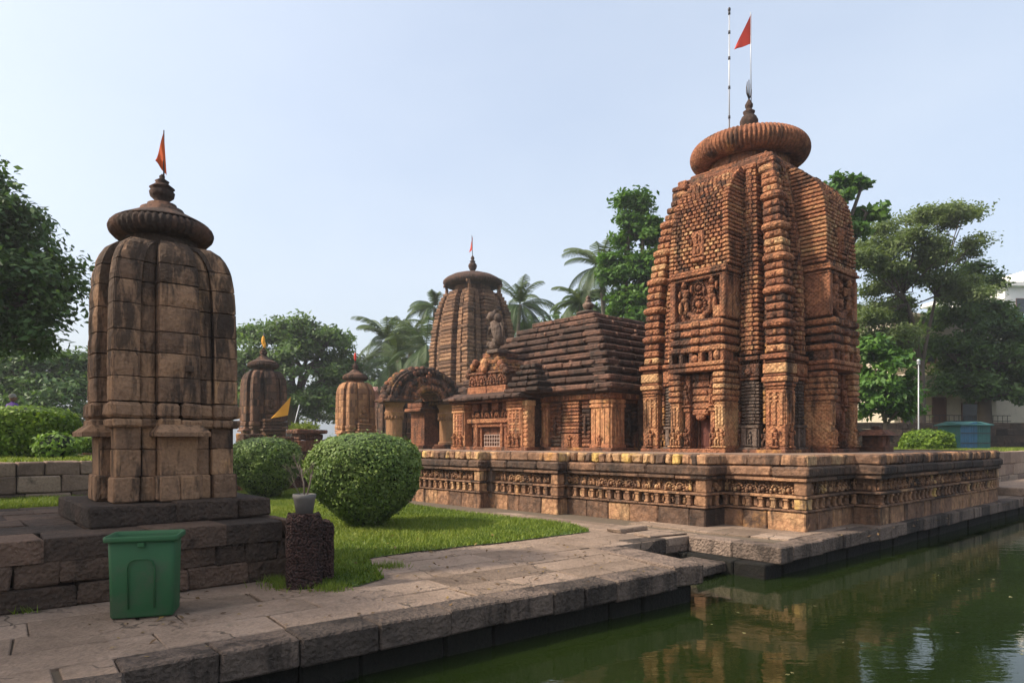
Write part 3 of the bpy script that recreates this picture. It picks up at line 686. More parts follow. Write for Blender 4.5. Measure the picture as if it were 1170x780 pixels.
def pennant(name, label, loc, pole_h, pts, mat, pole_mat='iron', lean=(0, 0), pr=.012, cat='flag', group=None, wav=.04):
    """pole with a pennant; pts = outline of the cloth in (along, z) with the direction in degrees"""
    root = thing(name, label, cat, loc, 0, group)
    b = MB(); b.tube([(0, 0, 0), (lean[0], lean[1], pole_h)], [pr, pr*.8], 8, t=.5); b.build('pole', M[pole_mat], root)
    az, out = pts; ca, sa = math.cos(R(az)), math.sin(R(az)); n = 9; b = MB(); V = []; top, bot, tip = out
    for side in (1, -1):
        for i in range(n+1):
            f = i/n
            for q in range(4):
                g = q/3; a0 = np.array([top[0]*(1-g)+bot[0]*g, top[1]*(1-g)+bot[1]*g]); p = a0*(1-f)+np.array(tip)*f
                wv = wav*math.sin(f*7+g*2)*f+side*.004
                V.append((p[0]*ca-wv*sa+lean[0]*min(1, p[1]/pole_h)*0, p[0]*sa+wv*ca, p[1]))
    L = []; Z = []
    for sd in range(2):
        o_ = sd*(n+1)*4
        for i in range(n):
            for q in range(3):
                f = [o_+i*4+q, o_+(i+1)*4+q, o_+(i+1)*4+q+1, o_+i*4+q+1]; L += f if sd == 0 else f[::-1]; Z.append(4)
    b.add(V, L, Z, .5, True); b.build('cloth', M[mat], root); return root

# ------------------------------------------------------------------ the carved platform
PZ = 1.28
OUT = [(-1.244, 15.44), (-1.244, 7.08), (-.927, 7.08), (-.927, 4.87), (-.634, 4.87), (-.634, 1.505), (0, 1.505), (0, 0), (1.91, 0), (1.91, -.454), (9.77, -.454), (9.77, .02), (11.68, .02), (11.68, 9)]
t = thing('temple_platform', 'long carved reddish stone platform wall with stepped corners under the great tower', 'platform', (*tw(0, 0), 0), TH)
mbs = {k: MB() for k in ('plinth', 'panel_band', 'figure_frieze', 'cornice', 'coping')}
for i in range(len(OUT)-1):
    p, q = OUT[i], OUT[i+1]; d = Vector((q[0]-p[0], q[1]-p[1])); L = d.length; a = math.atan2(d.y, d.x)
    def cross(a_, b_): return a_[0]*b_[1]-a_[1]*b_[0]
    pv = (p[0]-OUT[i-1][0], p[1]-OUT[i-1][1]) if i else (0, 0); nx = (OUT[i+2][0]-q[0], OUT[i+2][1]-q[1]) if i+2 < len(OUT) else (0, 0)
    cs = cross(pv, (d.x, d.y)) > 0; ce = cross((d.x, d.y), nx) > 0       # convex corners (outline runs with the outside on the right)
    for b in mbs.values(): b.frame(p[0], p[1], 0, a)
    e0 = lambda o_: -o_ if cs else (-.12 if i else 0)
    e1 = lambda o_: L+o_ if ce else L+.12
    short = L < .8
    def run(b, o_, z0, z1, lens, tm, ch=.014, j=.006, gap=.006, depth=.34, oj=.006, pal=None):
        x = e0(o_); X = e1(o_)
        while x < X-.01:
            l = random.uniform(*lens); 
            if X-x-l < lens[0]*.6: l = X-x
            tv = random.gauss(*tm) if pal is None else random.choice(pal)+random.gauss(0, .05)
            b.cbox(x+gap/2, x+l-gap/2, -o_+random.uniform(-oj, oj), -o_+depth, z0+.002, z1-.002, ch, t=tv, j=j); x += l
    run(mbs['plinth'], 0, -.05, .315, (.35, .8), (.42, .17), .02, .008)
    run(mbs['panel_band'], .03, .32, .36, (.5, 1.2), (.4, .15), .01, .004)
    run(mbs['panel_band'], -.115, .36, .55, (.4, .8), (.36, .12), .008, .003, depth=.2)
    run(mbs['panel_band'], .035, .553, .598, (.5, 1.1), (.38, .16), .012, .005)
    run(mbs['figure_frieze'], -.105, .60, .83, (.4, .9), (.4, .12), .008, .003, depth=.2)
    run(mbs['cornice'], .05, .832, .90, (.7, 1.4), (.25, .14), .02, .005)
    run(mbs['cornice'], .085, .905, 1.085, (.7, 1.5), (.17, .14), .035, .008, depth=.45)
    up = i in (1, 3, 5, 9, 10)
    mixed = [.75, .95, .95, .78, .35, .12, .55] if i == 4 else ([.12, .2, .35, .6, .72] if i == 9 else [.18, .3, .62, .82, .9, .45])
    if i in (0, 4, 9): run(mbs['coping'], .03, 1.09, PZ, (.13, .26), None, .03, .014, .028, oj=.014, pal=mixed)
    else: run(mbs['coping'], .03, 1.09, PZ, (.35, .8), None, .025, .01, .008, oj=.01, pal=[.15, .2, .55, .62, .8, .4])
    # relief: pilasters, panels, figures
    x = (.155 if cs else (-.0 if i else 0)); X = (L-.115 if ce else L-.02); b = mbs['panel_band']; bf = mbs['figure_frieze']; k = 0
    n = max(1, int(round((X-x)/.235))); stp = (X-x)/n
    for k in range(n):
        xx = x+k*stp; tv = random.gauss(.55, .16)
        b.cbox(xx-.042, xx+.04, .0+random.uniform(-.006, .006), .12, .362, .548, .014, tv)
        b.cbox(xx-.052, xx+.050, -.018, .12, .50, .546, .012, tv); b.cbox(xx-.052, xx+.050, -.018, .12, .364, .40, .012, tv)
        m = xx+stp/2; b.cbox(m-.04, m+.04, .05, .14, .37, .535, .02, random.gauss(.5, .15))
        if random.random() < .6: figure(b, m, .045, .375, .16, (.5, .12), slab=False)
        tf = random.gauss(.52, .16)
        if random.random() < .45: chaitya(bf, xx+.02, .07, .625, .17, .15, tf)
        else: figure(bf, xx, .075, .605, .22, tf, slab=False)
        figure(bf, m, .08, .605, .20, (.5, .16), slab=False)
        bf.ell(m+stp*.25, .07, .66, .035, .05, .05, tf, 6, 4)
    if ce and not short:  # heavier corner pier
        for z0, z1, o_ in ((.362, .548, .012), (.602, .828, .008)):
            mbs['panel_band' if z0 < .5 else 'figure_frieze'].cbox(L-.20, L+.012, -o_, .2, z0, z1, .016, t=random.choice([.6, .82, .5]), j=.005)
for k, b in mbs.items(): b.frame(); b.build(k, M['wall'], t)
b = MB(); inner = [(u+(.3 if u < 5 else -.3), v+.3) for u, v in OUT]
b.prism([(-.95, 15.4), (-.95, 7.0), (-.63, 7.0), (-.63, 4.9), (-.33, 4.9), (-.33, 1.75), (.3, 1.75), (.3, .3), (2.2, .3), (2.2, -.15), (9.5, -.15), (9.5, .3), (11.4, .3), (11.4, 15.4)][::-1] and ccw([(-.95, 15.4), (-.95, 7.0), (-.63, 7.0), (-.63, 4.9), (-.33, 4.9), (-.33, 1.75), (.3, 1.75), (.3, .3), (2.2, .3), (2.2, -.15), (9.5, -.15), (9.5, .3), (11.4, .3), (11.4, 15.4)]), .2, PZ-.03, t=.5)
b.build('floor', M['deckstone'], t)

# ------------------------------------------------------------------ the great tower
UC, VC = 5.84, 4.28
H = lerp_tab([(0, 2.0), (2.3, 2.0), (3.6, 1.97), (4.3, 1.93), (4.9, 1.85), (5.6, 1.73), (6.06, 1.66), (6.5, 1.55), (6.85, 1.43), (7.05, 1.32), (7.3, 1.1)])
tower = thing('temple_tower', 'tall curved red sandstone temple tower with ribbed disc top beside the pond', 'temple tower', (*tw(UC, VC), PZ), TH)
def core_steps(b, z0, z1, n, dep=.32):
    for k in range(n):
        a = z0+(z1-z0)*k/n; c = z0+(z1-z0)*(k+1)/n; h = float(H((a+c)/2))-dep
        b.cbox(-h, h, -h, h, a+.012, c-.012, .02, t=(.42, .12)); b.box(-h+.05, h-.05, -h+.05, h-.05, a, c, .1)
b = MB(); b.box(-1.62, 1.62, -1.62, 1.62, 0, 2.3, .3); core_steps(b, 2.3, 7.0, 26)
b.cbox(-2.06, 2.06, -2.06, 2.06, -.06, .05, .02, t=.4)
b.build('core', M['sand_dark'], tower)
# corner pilaster (kept in one mesh, used on the four corners)
b = MB(); WK = .46
def corner(b, z0, z1, o_=0.0, t=None, ch=.02, wk=None, zz=None):
    h = float(H((z0+z1)/2 if zz is None else zz)); wk = wk or h*.235
    b.cbox(-h-o_, -h+wk+o_, -h-o_, -h+wk+o_, z0, z1, ch, t=t, j=.004)
corner(b, .0, .12, .03, .4); corner(b, .12, 1.5, 0, .66)
for rz in (0, 1):
    b.M = np.eye(4)
    def P(x0, x1, yf, z0, z1, t, ch=.01): # on both outer faces
        if rz == 0: b.cbox(x0, x1, yf, -1.7, z0, z1, ch, t)
        else: b.cbox(yf, -1.7, x0, x1, z0, z1, ch, t)
    for q in (-1.965, -1.80, -1.65): P(q, q+.085, -2.035, .62, 1.36, .72)
    P(-1.99, -1.55, -2.03, 1.36, 1.42, .6); P(-1.99, -1.55, -2.03, 1.46, 1.50, .6)
    for q in (-1.97, -1.84, -1.71, -1.60): P(q, q+.06, -2.04, 1.15, 1.2, .7); P(q, q+.06, -2.04, 1.24, 1.29, .75)
    b.M = np.eye(4) if rz == 0 else np.array(Matrix.Rotation(R(90), 4, 'Z') @ Matrix.Scale(-1, 4, (1, 0, 0)))
b.M = np.eye(4)
figure(b, -1.77, -2.03, .1, .46, .6)
b.M = np.array(Matrix.Rotation(R(-90), 4, 'Z')); figure(b, 1.77, -2.03, .1, .46, .55); b.M = np.eye(4)
for z0, z1, o_, tv in ((1.52, 1.60, .03, .5), (1.62, 1.74, .07, .7), (1.755, 1.80, .03, .4), (1.815, 2.05, .05, .9), (2.07, 2.13, .02, .35), (2.15, 2.27, .09, .45)): corner(b, z0, z1, o_, tv)
NB = 6; z = 2.31; bh = (6.98-2.31)/NB
for k in range(NB):
    z = 2.31+k*bh; sc = 1-.04*k; hs = bh*.245
    corner(b, z, z+bh, -.06, .2)
    for q in range(3):
        a = z+.012+q*hs; corner(b, a, a+hs-.035, -.005+.012*(q == 1), (.52, .14), .03)
        h = float(H(a+hs/2)); wk = h*.235
        for rz in (0, 1):
            b.M = np.eye(4) if rz == 0 else np.array(Matrix.Rotation(R(-90), 4, 'Z'))
            xx = (-h+wk/2) if rz == 0 else (h-wk/2)
            b.ell(xx, -h+.0, a+hs*.42, .055, .04, hs*.34, (.6, .1), 7, 5)
        b.M = np.eye(4)
    a = z+3*hs+.005; c = z+bh-.015; h = float(H((a+c)/2)); wk = h*.235; m = (a+c)/2; rr = wk*.62
    # rounded-square ribbed cushion stone
    def cushion(v):
        return v
    pr = [(.80, a), (1.0, a+(c-a)*.2), (1.06, m), (1.0, a+(c-a)*.8), (.80, c)]
    n = 48; an = np.arange(n)*2*math.pi/n; V = []
    sq = 1/np.maximum(np.abs(np.cos(an))**3.2+np.abs(np.sin(an))**3.2, 1e-6)**(1/3.2); rib = 1+.045*(np.abs(np.cos(an*11))-.6)
    for f, zq in pr: V.append(np.stack([-h+wk/2+wk*.68*f*sq*rib*np.cos(an), -h+wk/2+wk*.68*f*sq*rib*np.sin(an), np.full(n, zq)], 1))
    L, Z = _grid_faces(len(pr), n); L = np.concatenate([L, np.arange(n)[::-1], np.arange(n)+(len(pr)-1)*n]); b.add(np.concatenate(V), L, np.concatenate([Z, [n, n]]), random.gauss(.62, .08), False)
corner(b, 6.99, 7.12, .06, .35, .03, zz=6.9); corner(b, 7.13, 7.28, -.02, .42, .04, zz=6.95)
mk = b.mesh('corner_pilaster')
for k in range(4): link('corner_pilaster', mk, M['sand'], tower, k*R(90))
# side pilasters: thin stacked courses with a carved lattice band
def side_pil(sg):
    b = MB(); A0, A1 = .435, .665
    def X(h, f): return sg*f*h
    def bx(z0, z1, f0, f1, o_, t, ch=.01, d=.34, h=None):
        h = h or float(H((z0+z1)/2)); a, c = sorted((X(h, f0), X(h, f1))); b.cbox(a, c, -h-o_, -h+d, z0, z1, ch, t, j=.002)
    bx(0, .10, A0-.01, A1+.01, .02, .4); bx(.10, .60, A0, A1, -.06, .35); bx(.56, .63, A0-.01, A1+.01, -.01, .4)
    for f in (A0+.015, A1-.075): bx(.12, .55, f, f+.06, -.02, .45)
    figure(b, X(2.0, (A0+A1)/2), -1.95, .14, .36, .35)
    n = 13; p = (1.68-.66)/n
    for k in range(n):
        z0 = .66+k*p; bx(z0, z0+p*.66, A0, A1, -.07, (.3, .08), .012); 
        for q in range(6): 
            f = A0+.05+(A1-A0-.10)*(q+.5*(k % 2))/6.2; bx(z0+.008, z0+p*.8, f, f+.024, -.045, (.28, .08), .006, .2)
    bx(.63, 1.70, A0+.03, A1-.03, -.10, .15)
    low = b.mesh('lattice_panel'); b = MB()
    bx(1.70, 1.76, A0-.01, A1+.01, -.02, .4); bx(1.78, 2.08, A0-.015, A1+.015, .0, .42, .02); bx(2.10, 2.14, A0, A1, -.05, .3); bx(2.16, 2.26, A0-.02, A1+.02, .03, .4, .02)
    b.ell(X(2.0, (A0+A1)/2), -2.01, 1.90, .10, .05, .09, .45)
    n = 42; z0 = 2.30; p = (7.0-z0)/n
    for k in range(n):
        a = z0+k*p; h = float(H(a+p/2)); bx(a, a+p, A0+.035, A1-.035, -.08, .15, .004)
        bx(a+p*.16, a+p*.84, A0, A1, -.025-.02*(k % 2), (.52, .12), .016)
        for q in range(4):
            f = A0+.06+(A1-A0-.14)*(q+.5*(k % 2))/4; bx(a+p*.1, a+p*.9, f, f+.032, .012, (.58, .14), .008, .15)
    bx(7.0, 7.14, A0-.01, A1+.01, .0, .4, .03, .5, h=float(H(6.95)))
    return b.mesh('side_pilaster'), low
for sg in (-1, 1):
    m_, lo_ = side_pil(sg)
    for k in range(4): link('side_pilaster', m_, M['sand'], tower, k*R(90)); link('lattice_panel', lo_, M['grey_stone'], tower, k*R(90))
# narrow carved strips in the recesses
for f in (.72, -.72, .385, -.385):
    b = MB()
    n = 30
    for k in range(n):
        a = 2.3+k*4.6/n; h = float(H(a+.07)); b.cbox(f*h-.03, f*h+.03, -h+.19, -h+.4, a+.02, a+.135, .014, (.42, .12))
    link_later = b.mesh('carved_strip'); b = MB()
    for k in range(9): b.cbox(f*2-.045, f*2+.045, -1.88, -1.55, .65+k*.17, .80+k*.17, .02, (.35, .12))
    figure(b, f*2, -1.86, .05, .5, .35)
    m_ = b.mesh('base_strip')
    for k in range(4): link('carved_strip', link_later, M['sand_dark'], tower, k*R(90)); link('base_strip', m_, M['sand_dark'], tower, k*R(90))
# central projection of each face
b = MB(); bn = MB(); br = MB(); bl = MB()
PO = .52
def fr(z): return float(H(z))+PO
b.warp = lambda v: v-np.array([0, .14, 0])*(v[:, 1:2] < -2.1)
b.box(-.74, .74, -1.95, -1.5, 0, 2.3, .25); b.cbox(-.80, .80, -2.40, -1.6, -.06, .06, .02, .4)
for sg in (-1, 1):
    x0, x1 = sorted((sg*.50, sg*.765)); c = (x0+x1)/2
    bn_ = b; b.cbox(x0, x1, -2.36, -1.6, .06, 1.2, .02, .74)
    b.cbox(x0-.02, x1+.02, -2.385, -1.6, .06, .14, .015, .5)
    for q in (-.085, .0, .085): b.cbox(c+q-.025, c+q+.025, -2.385, -2.2, .62, 1.1, .01, .78)
    for zz in (.98, 1.06, 1.14): b.cbox(x0-.01, x1+.01, -2.375, -1.7, zz, zz+.04, .01, .7)
    slatstack(b, x0-.03, x1+.03, -2.42, -1.6, 1.2, 1.92, 5, .03, (.72, .12))
    figure(b, c-.06, -2.37, .10, .48, .68); figure(b, c+.10, -2.37, .10, .42, .6)
    b.M = np.array(Matrix.Rotation(R(sg*90), 4, 'Z'));
    b.M = np.eye(4)
    x0, x1 = sorted((sg*.29, sg*.43)); b.cbox(x0, x1, -2.22, -1.8, .05, 1.9, .02, .35)
    figure(b, (x0+x1)/2, -2.23, .08, .5, .36); figure(b, (x0+x1)/2, -2.23, 1.1, .55, .4); b.cbox(x0-.02, x1+.02, -2.26, -2.1, .98, 1.06, .01, .45)
slatstack(b, -.25, .25, -2.18, -1.8, 1.02, 1.92, 5, .025, (.36, .1)); b.cbox(-.21, .21, -2.24, -1.9, .88, 1.03, .04, .32); b.ell(0, -2.16, .84, .14, .1, .09, .3)
b.cbox(-.26, -.20, -2.06, -1.9, 0, .86, .01, .4); b.cbox(.20, .26, -2.06, -1.9, 0, .86, .01, .4); b.cbox(-.27, .27, -2.07, -1.9, .78, .88, .015, .45)
b.cbox(-.80, .80, -2.44, -1.6, 1.95, 2.06, .02, .55); b.cbox(-.83, .83, -2.48, -1.6, 2.07, 2.17, .03, .62)
b.box(-.70, .70, -2.22, -1.5, 2.17, 2.42, .06)
for x in (-.72, -.42, -.13, .13, .42, .72): b.cbox(x-.055, x+.055, -2.42, -2.1, 2.17, 2.40, .015, (.5, .12))
b.ell(-.02, -2.40, 2.26, .1, .08, .10, .6); b.ell(.60, -2.43, 2.30, .08, .08, .12, .55)
b.warp = None
for k in range(4):
    z0 = 2.40+k*.205; h = fr(z0); w_ = .80-.015*k
    b.cbox(-w_, w_, -h-.05, -1.4, z0+.012, z0+.15, .035, (.58, .1)); b.cbox(-w_+.1, w_-.1, -h+.01, -1.4, z0+.14, z0+.21, .01, .22)
    b.cbox(-.12, .12, -h-.10, -1.4, z0+.02, z0+.165, .03, (.6, .1)); b.cbox(.42, .70, -h-.085, -1.4, z0+.02, z0+.16, .03, (.6, .1)); b.cbox(-.70, -.42, -h-.085, -1.4, z0+.02, z0+.16, .03, (.6, .1))
# relief panel
h = fr(3.7); b.box(-.72, .72, -h+.16, -1.3, 3.2, 4.42, .4)
for sg in (-1, 1):
    b.cbox(sg*.70-.075, sg*.70+.075, -h-.02, -1.3, 3.22, 4.22, .02, .55)
    figure(br, sg*.42, -h+.08, 3.35, .88, .62, sway=-sg*.08, slab=False)
    for q in range(5): br.ell(sg*(.16+.05*q), -h+.10, 3.34+.03*q, .09, .09, .07, .5, 7, 5)
medallion(br, 0, -h+.12, 3.62, .17, .6); medallion(br, 0, -h+.12, 4.02, .13, .5); br.ell(0, -h+.10, 4.24, .10, .09, .08, .42)
for q in range(22): br.ell(random.uniform(-.58, .58), -h+.14, random.uniform(3.3, 4.2), .05, .06, .05, (.5, .12), 6, 4)
br.cbox(-.2, .2, -h, -h+.2, 3.22, 3.36, .02, .6); br.cbox(.45, .66, -h-.03, -h+.2, 3.22, 3.5, .02, .6)
for z0, z1, o_, w_ in ((4.22, 4.30, .03, .78), (4.31, 4.38, .09, .83), (4.39, 4.47, .05, .80)):
    b.cbox(-w_, w_, -fr(4.3)-o_, -1.2, z0, z1, .02, (.55, .08))
# brick-like carved courses above the panel
n = 25; z0 = 4.48; p = (7.0-z0)/n
for k in range(n):
    a = z0+k*p; h = fr(a+p/2)-.012+.14*math.sin(math.pi*min(1, (a-4.48)/2.75))-.42*max(0, (a-6.0)/1.0)**2; w_ = float(H(a))*.415; bl.box(-w_+.05, w_-.05, -h+.08, -h+1.0, a, a+p, .12)
    bl.cbox(-w_, w_, -h+.04, -h+.9, a+p*.12, a+p*.62, .012, (.55, .1))
    m = 10
    for q in range(m):
        x = -w_+.02+(2*w_-.04)*(q+(.0 if k % 2 else .42))/m
        if abs(x+.05) < .14 and 2 <= k <= 9: continue
        bl.cbox(x, x+w_*.15, -h-.022, -h+.3, a+p*.08, a+p*.8, .012, (.58, .18), j=.006)
    for sg in (-1, 1): bl.cbox(sg*w_-.07, sg*w_+.07, -h-.035, -h+.9, a+p*.12, a+p*.84, .02, (.6, .12))
h = fr(5.0)+.05; bl.cbox(-.16, .16, -h-.06, -h+.3, 4.72, 5.42, .02, .35); figure(bl, 0, -h-.05, 4.78, .58, .42); bl.cbox(-.19, .19, -h-.12, -h+.2, 4.66, 4.75, .02, .5)
bl.cbox(-.55, .55, -fr(6.95)+.44, -.9, 7.0, 7.14, .03, .4)
m1, m3, m4 = b.mesh('central_projection'), br.mesh('relief_panel'), bl.mesh('upper_courses')
bd = MB(); bd.cbox(-.20, .20, -2.0, -1.94, .04, .80, .01, .5); bd.cbox(-.012, .012, -2.012, -1.98, .06, .78, .004, .3)
for x in (-.1, .1): bd.cbox(x-.06, x+.06, -2.008, -1.98, .12, .40, .006, .6); bd.cbox(x-.06, x+.06, -2.008, -1.98, .45, .72, .006, .6)
m5 = bd.mesh('niche_door')
for k in range(4):
    c_ = link('central_projection', m1, M['sand'], tower, k*R(90))
    link('niche_door', m5, M['door_red'], c_); link('relief_panel', m3, M['sand'], c_); link('upper_courses', m4, M['sand'], c_)
# shoulder, neck, ribbed disc, finial
b = MB()
for k, (z0, z1, q) in enumerate(((6.98, 7.16, 1.30), (7.14, 7.30, 1.26), (7.28, 7.42, 1.12))):
    for a in range(4):
        b.M = np.array(Matrix.Rotation(a*R(90), 4, 'Z')); x = -q
        while x < q-.02:
            l = min(random.uniform(.5, .9), q-x); b.cbox(x+.006, x+l-.006, -q+random.uniform(-.02, .02), -q+.7, z0+.004, z1-random.uniform(0, .015), .03, (.5, .14), j=.014); x += l
b.M = np.eye(4); b.box(-1.1, 1.1, -1.1, 1.1, 6.9, 7.38, .2)
b.build('shoulder_slabs', M['sand_plain'], tower)
b = MB(); b.lathe([(1.10, 7.36), (1.10, 7.44), (1.03, 7.46), (1.03, 7.66), (1.09, 7.69), (1.09, 7.74), (.9, 7.8)], 48, t=.5, smooth=False); b.build('neck', M['sand_plain'], tower)
b = MB(); pr = []
for k in range(15):
    a = -math.pi*.62+math.pi*1.18*k/14; pr.append((1.20+.315*math.cos(a), 7.95+.305*math.sin(a)))
b.lathe(pr, 336, rib=84, amp=.055, t=.55, rmin=1.0); b.lathe([(1.1, 8.18), (.8, 8.3), (.42, 8.40), (.40, 8.46), (.25, 8.48)], 48, t=.5)
b.build('ribbed_disc', M['sand_plain'], tower)
b = MB(); kalasha(b, 0, 0, 8.44, 1.05, .24, .3); b.build('finial', M['roof'], tower)
b = MB(); 
for sg in (-1, 1): b.tube([(0, 0, 9.50), (sg*.10, 0, 9.60), (sg*.115, 0, 9.75), (sg*.085, 0, 9.92)], [.024, .024, .02, .008], 7)
b.tube([(0, 0, 9.42), (0, 0, 10.0)], [.026, .012], 7); b.build('trident', M['iron'], tower)
cx, cy = tw(UC, VC)
pennant('pennant_flag', 'red triangular flag on the thin pole above the great tower', (cx+.06, cy, PZ+9.4), 2.42, (188, [(0, 2.38), (0, 1.58), (.50, 1.36)]), 'flag_red', 'steel', pr=.014, lean=(-.02, 0))
t = thing('lightning_rod', 'thin pale jointed lightning rod standing on top of the great tower', 'lightning rod', (cx-.50, cy+.1, PZ+8.1))
b = MB(); b.tube([(0, 0, 0), (0, 0, 3.85)], [.020, .016], 8, t=.7); b.build('rod', M['steel'], t)
b = MB(); b.tube([(0, 0, 0), (0, 0, .08)], .032, 8); mj = b.mesh('joint')
for z in (.1, .9, 1.7, 2.5, 3.2, 3.72): link('joint', mj, M['iron'], t).location.z = z
b = MB(); b.ell(0, 0, 3.86, .04, .04, .06); b.build('tip', M['iron'], t)

# low slab shrine beside the tower on the platform
t = thing('slab_shrine', 'tiny low slab-roofed shrine against the right foot of the great tower', 'shrine', (*tw(8.35, 1.95), PZ), TH)
b = MB(); b.cbox(-.30, .35, -.3, .4, -.05, .12, .02, .35); b.cbox(-.25, .28, -.24, .3, .1, .40, .02, .38, j=.01); figure(b, 0, -.24, .12, .26, .4); b.build('body', M['sand_dark'], t)
b = MB(); b.prism([(-.40, -.40), (.45, -.40), (.45, .45), (-.40, .45)], .40, .56, [(-.2, -.2), (.25, -.2), (.25, .25), (-.2, .25)], .45); b.cbox(-.1, .12, -.1, .12, .55, .66, .03, .35); b.build('roof', M['sand_plain'], t)
# ------------------------------------------------------------------ pyramid-roofed hall
VJ = 10.08
hall = thing('temple_hall', 'dark stepped pyramid-roofed stone hall between the great tower and the arch gateway', 'temple hall', (*tw(UC, VJ), PZ), TH)
HX, HY = 2.66, 3.2
b = MB(); b.box(-HX+.25, HX-.25, -HY+.25, HY-.25, 0, 1.62, .3)
b.cbox(-HX-.08, HX+.08, -HY-.08, HY+.08, -.05, .07, .02, .4)
b.cbox(-1.5, 1.5, -3.7, -HY+.3, 0, 1.62, .03, .3)                               # link to the tower
b.cbox(-HX-.06, HX+.06, -HY-.06, HY+.06, 1.42, 1.60, .03, .55)
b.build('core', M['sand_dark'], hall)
def hall_side(L, dist, name, rz, door=False):
    b = MB(); x = -L
    def flush(q): link('pilaster', q.mesh('pilaster'), M['amber'], hall, rz); return MB()
    def pil(x0, x1, kind):
        ba = MB()
        if kind == 'amber':
            ba.cbox(x0, x1, -dist-.02, -dist+.3, .05, 1.42, .02, (.72, .08)); ba.cbox(x0-.02, x1+.02, -dist-.05, -dist+.2, .05, .16, .015, .6)
            for q in (.25, .5, .75): ba.cbox(x0+(x1-x0)*q-.02, x0+(x1-x0)*q+.02, -dist-.045, -dist, .2, 1.15, .008, .8)
            ba.cbox(x0-.02, x1+.02, -dist-.06, -dist+.2, 1.18, 1.26, .015, .7); ba.cbox(x0-.02, x1+.02, -dist-.05, -dist+.2, 1.30, 1.40, .015, .8)
            figure(ba, (x0+x1)/2, -dist-.05, .1, .32, .6); ba = flush(ba)
        elif kind == 'stack':
            slatstack(b, x0, x1, -dist-.03, -dist+.3, .48, 1.40, 9, .03, (.48, .14)); b.cbox(x0-.01, x1+.01, -dist-.05, -dist+.2, .05, .46, .02, .45)
            figure(b, (x0+x1)/2, -dist-.06, .08, .36, .45)
        elif kind == 'dark':
            slatstack(b, x0, x1, -dist+.02, -dist+.3, .08, 1.40, 11, .02, (.26, .1)); b.ell((x0+x1)/2, -dist, .7, .05, .05, .3, .2)
    ks = [('amber', .30), ('dark', .16), ('stack', .28), ('dark', .14), ('stack', .30), ('dark', .14), ('amber', .26), ('dark', .2), ('stack', .3), ('dark', .14), ('amber', .3)]
    w_ = sum(k[1]+.03 for k in ks); f = 2*L/w_
    for k, ww in ks: pil(x+.015*f, x+(ww+.015)*f, k); x += (ww+.03)*f
    n = 26
    for k in range(n): b.cbox(-L+2*L*k/n+.01, -L+2*L*(k+1)/n-.01, -dist-.075, -dist+.1, 1.43, 1.57, .02, (.55, .15))
    link('carved_wall', b.mesh('carved_wall'), M['sand'], hall, rz)
hall_side(HX, HY, 'a', 0); hall_side(HY, HX, 'b', R(-90)); hall_side(HX, HY, 'c', R(180)); hall_side(HY, HX, 'd', R(90))
# roof: projecting courses, each broken into weathered stones
b = MB(); n = 11; z0, z1 = 1.60, 4.20
def rs(t_): return .55+2.49*(1-t_)**.47
b.prism([(-2.7, -3.2), (2.7, -3.2), (2.7, 3.2), (-2.7, 3.2)], 1.58, 2.4, [(-2.2, -2.6), (2.2, -2.6), (2.2, 2.6), (-2.2, 2.6)], .1)
for k in range(n):
    a = z0+(z1-z0)*k/n; c = z0+(z1-z0)*(k+1)/n; s = rs((k+.2)/n); ex = .50*(1-k/n)**.6; s2 = rs((k+1.2)/n) if k < n-1 else .3
    b.box(-s+.22, s-.22, -s-ex+.22, s+ex-.22, a-.02, c+.03, .08)
    for sd in range(4):
        b.M = np.array(Matrix.Rotation(sd*R(90), 4, 'Z')); LX, D = (s, s+ex) if sd % 2 == 0 else (s+ex, s); x = -LX
        while x < LX-.01:
            l = random.uniform(.7, 1.6)
            if LX-x-l < .3: l = LX-x
            jz = random.uniform(-.010, .006); tv = random.gauss(.40, .12); o_ = random.uniform(-.012, .012)
            b.cbox(x+.003, x+l-.003, -D+o_, -D+.6, a+.075+jz, c-.005+jz, .05, tv, j=.010)           # weathered nose
            b.cbox(x+.02, x+l-.02, -D+.15+o_, -D+.6, a+.008, a+.085, .02, tv*.5, j=.006)
            if random.random() < .35: b.ell(x+l/2, -D-.005, a+.16, .05, .05, .06, random.choice([.3, .7, .95]), 6, 4)
            if random.random() < .2: b.cbox(x+l*.3, x+l*.3+.12, -D+.05, -D+.3, c-.03, c+.05, .03, tv, j=.02)
            x += l
        b.M = np.eye(4)
b.cbox(-.62, .62, -.75, .75, 4.17, 4.28, .03, .35, j=.02)
b.build('stepped_roof', M['roof'], hall)
b = MB(); b.lathe([(.34, 4.28), (.36, 4.34), (.2, 4.38), (.2, 4.44), (.38, 4.48), (.40, 4.53), (.25, 4.58)], 24, t=.4); kalasha(b, 0, 0, 4.56, .56, .19, .7); b.build('finial', M['grey_stone'], hall)

# porch with the carved door on the side of the hall (facing -x): built facing -y then turned
porch = thing('door_porch', 'carved stone door porch with a lion gable on the side of the dark-roofed hall', 'porch', (*tw(3.18, 11.25), PZ), TH-R(90))
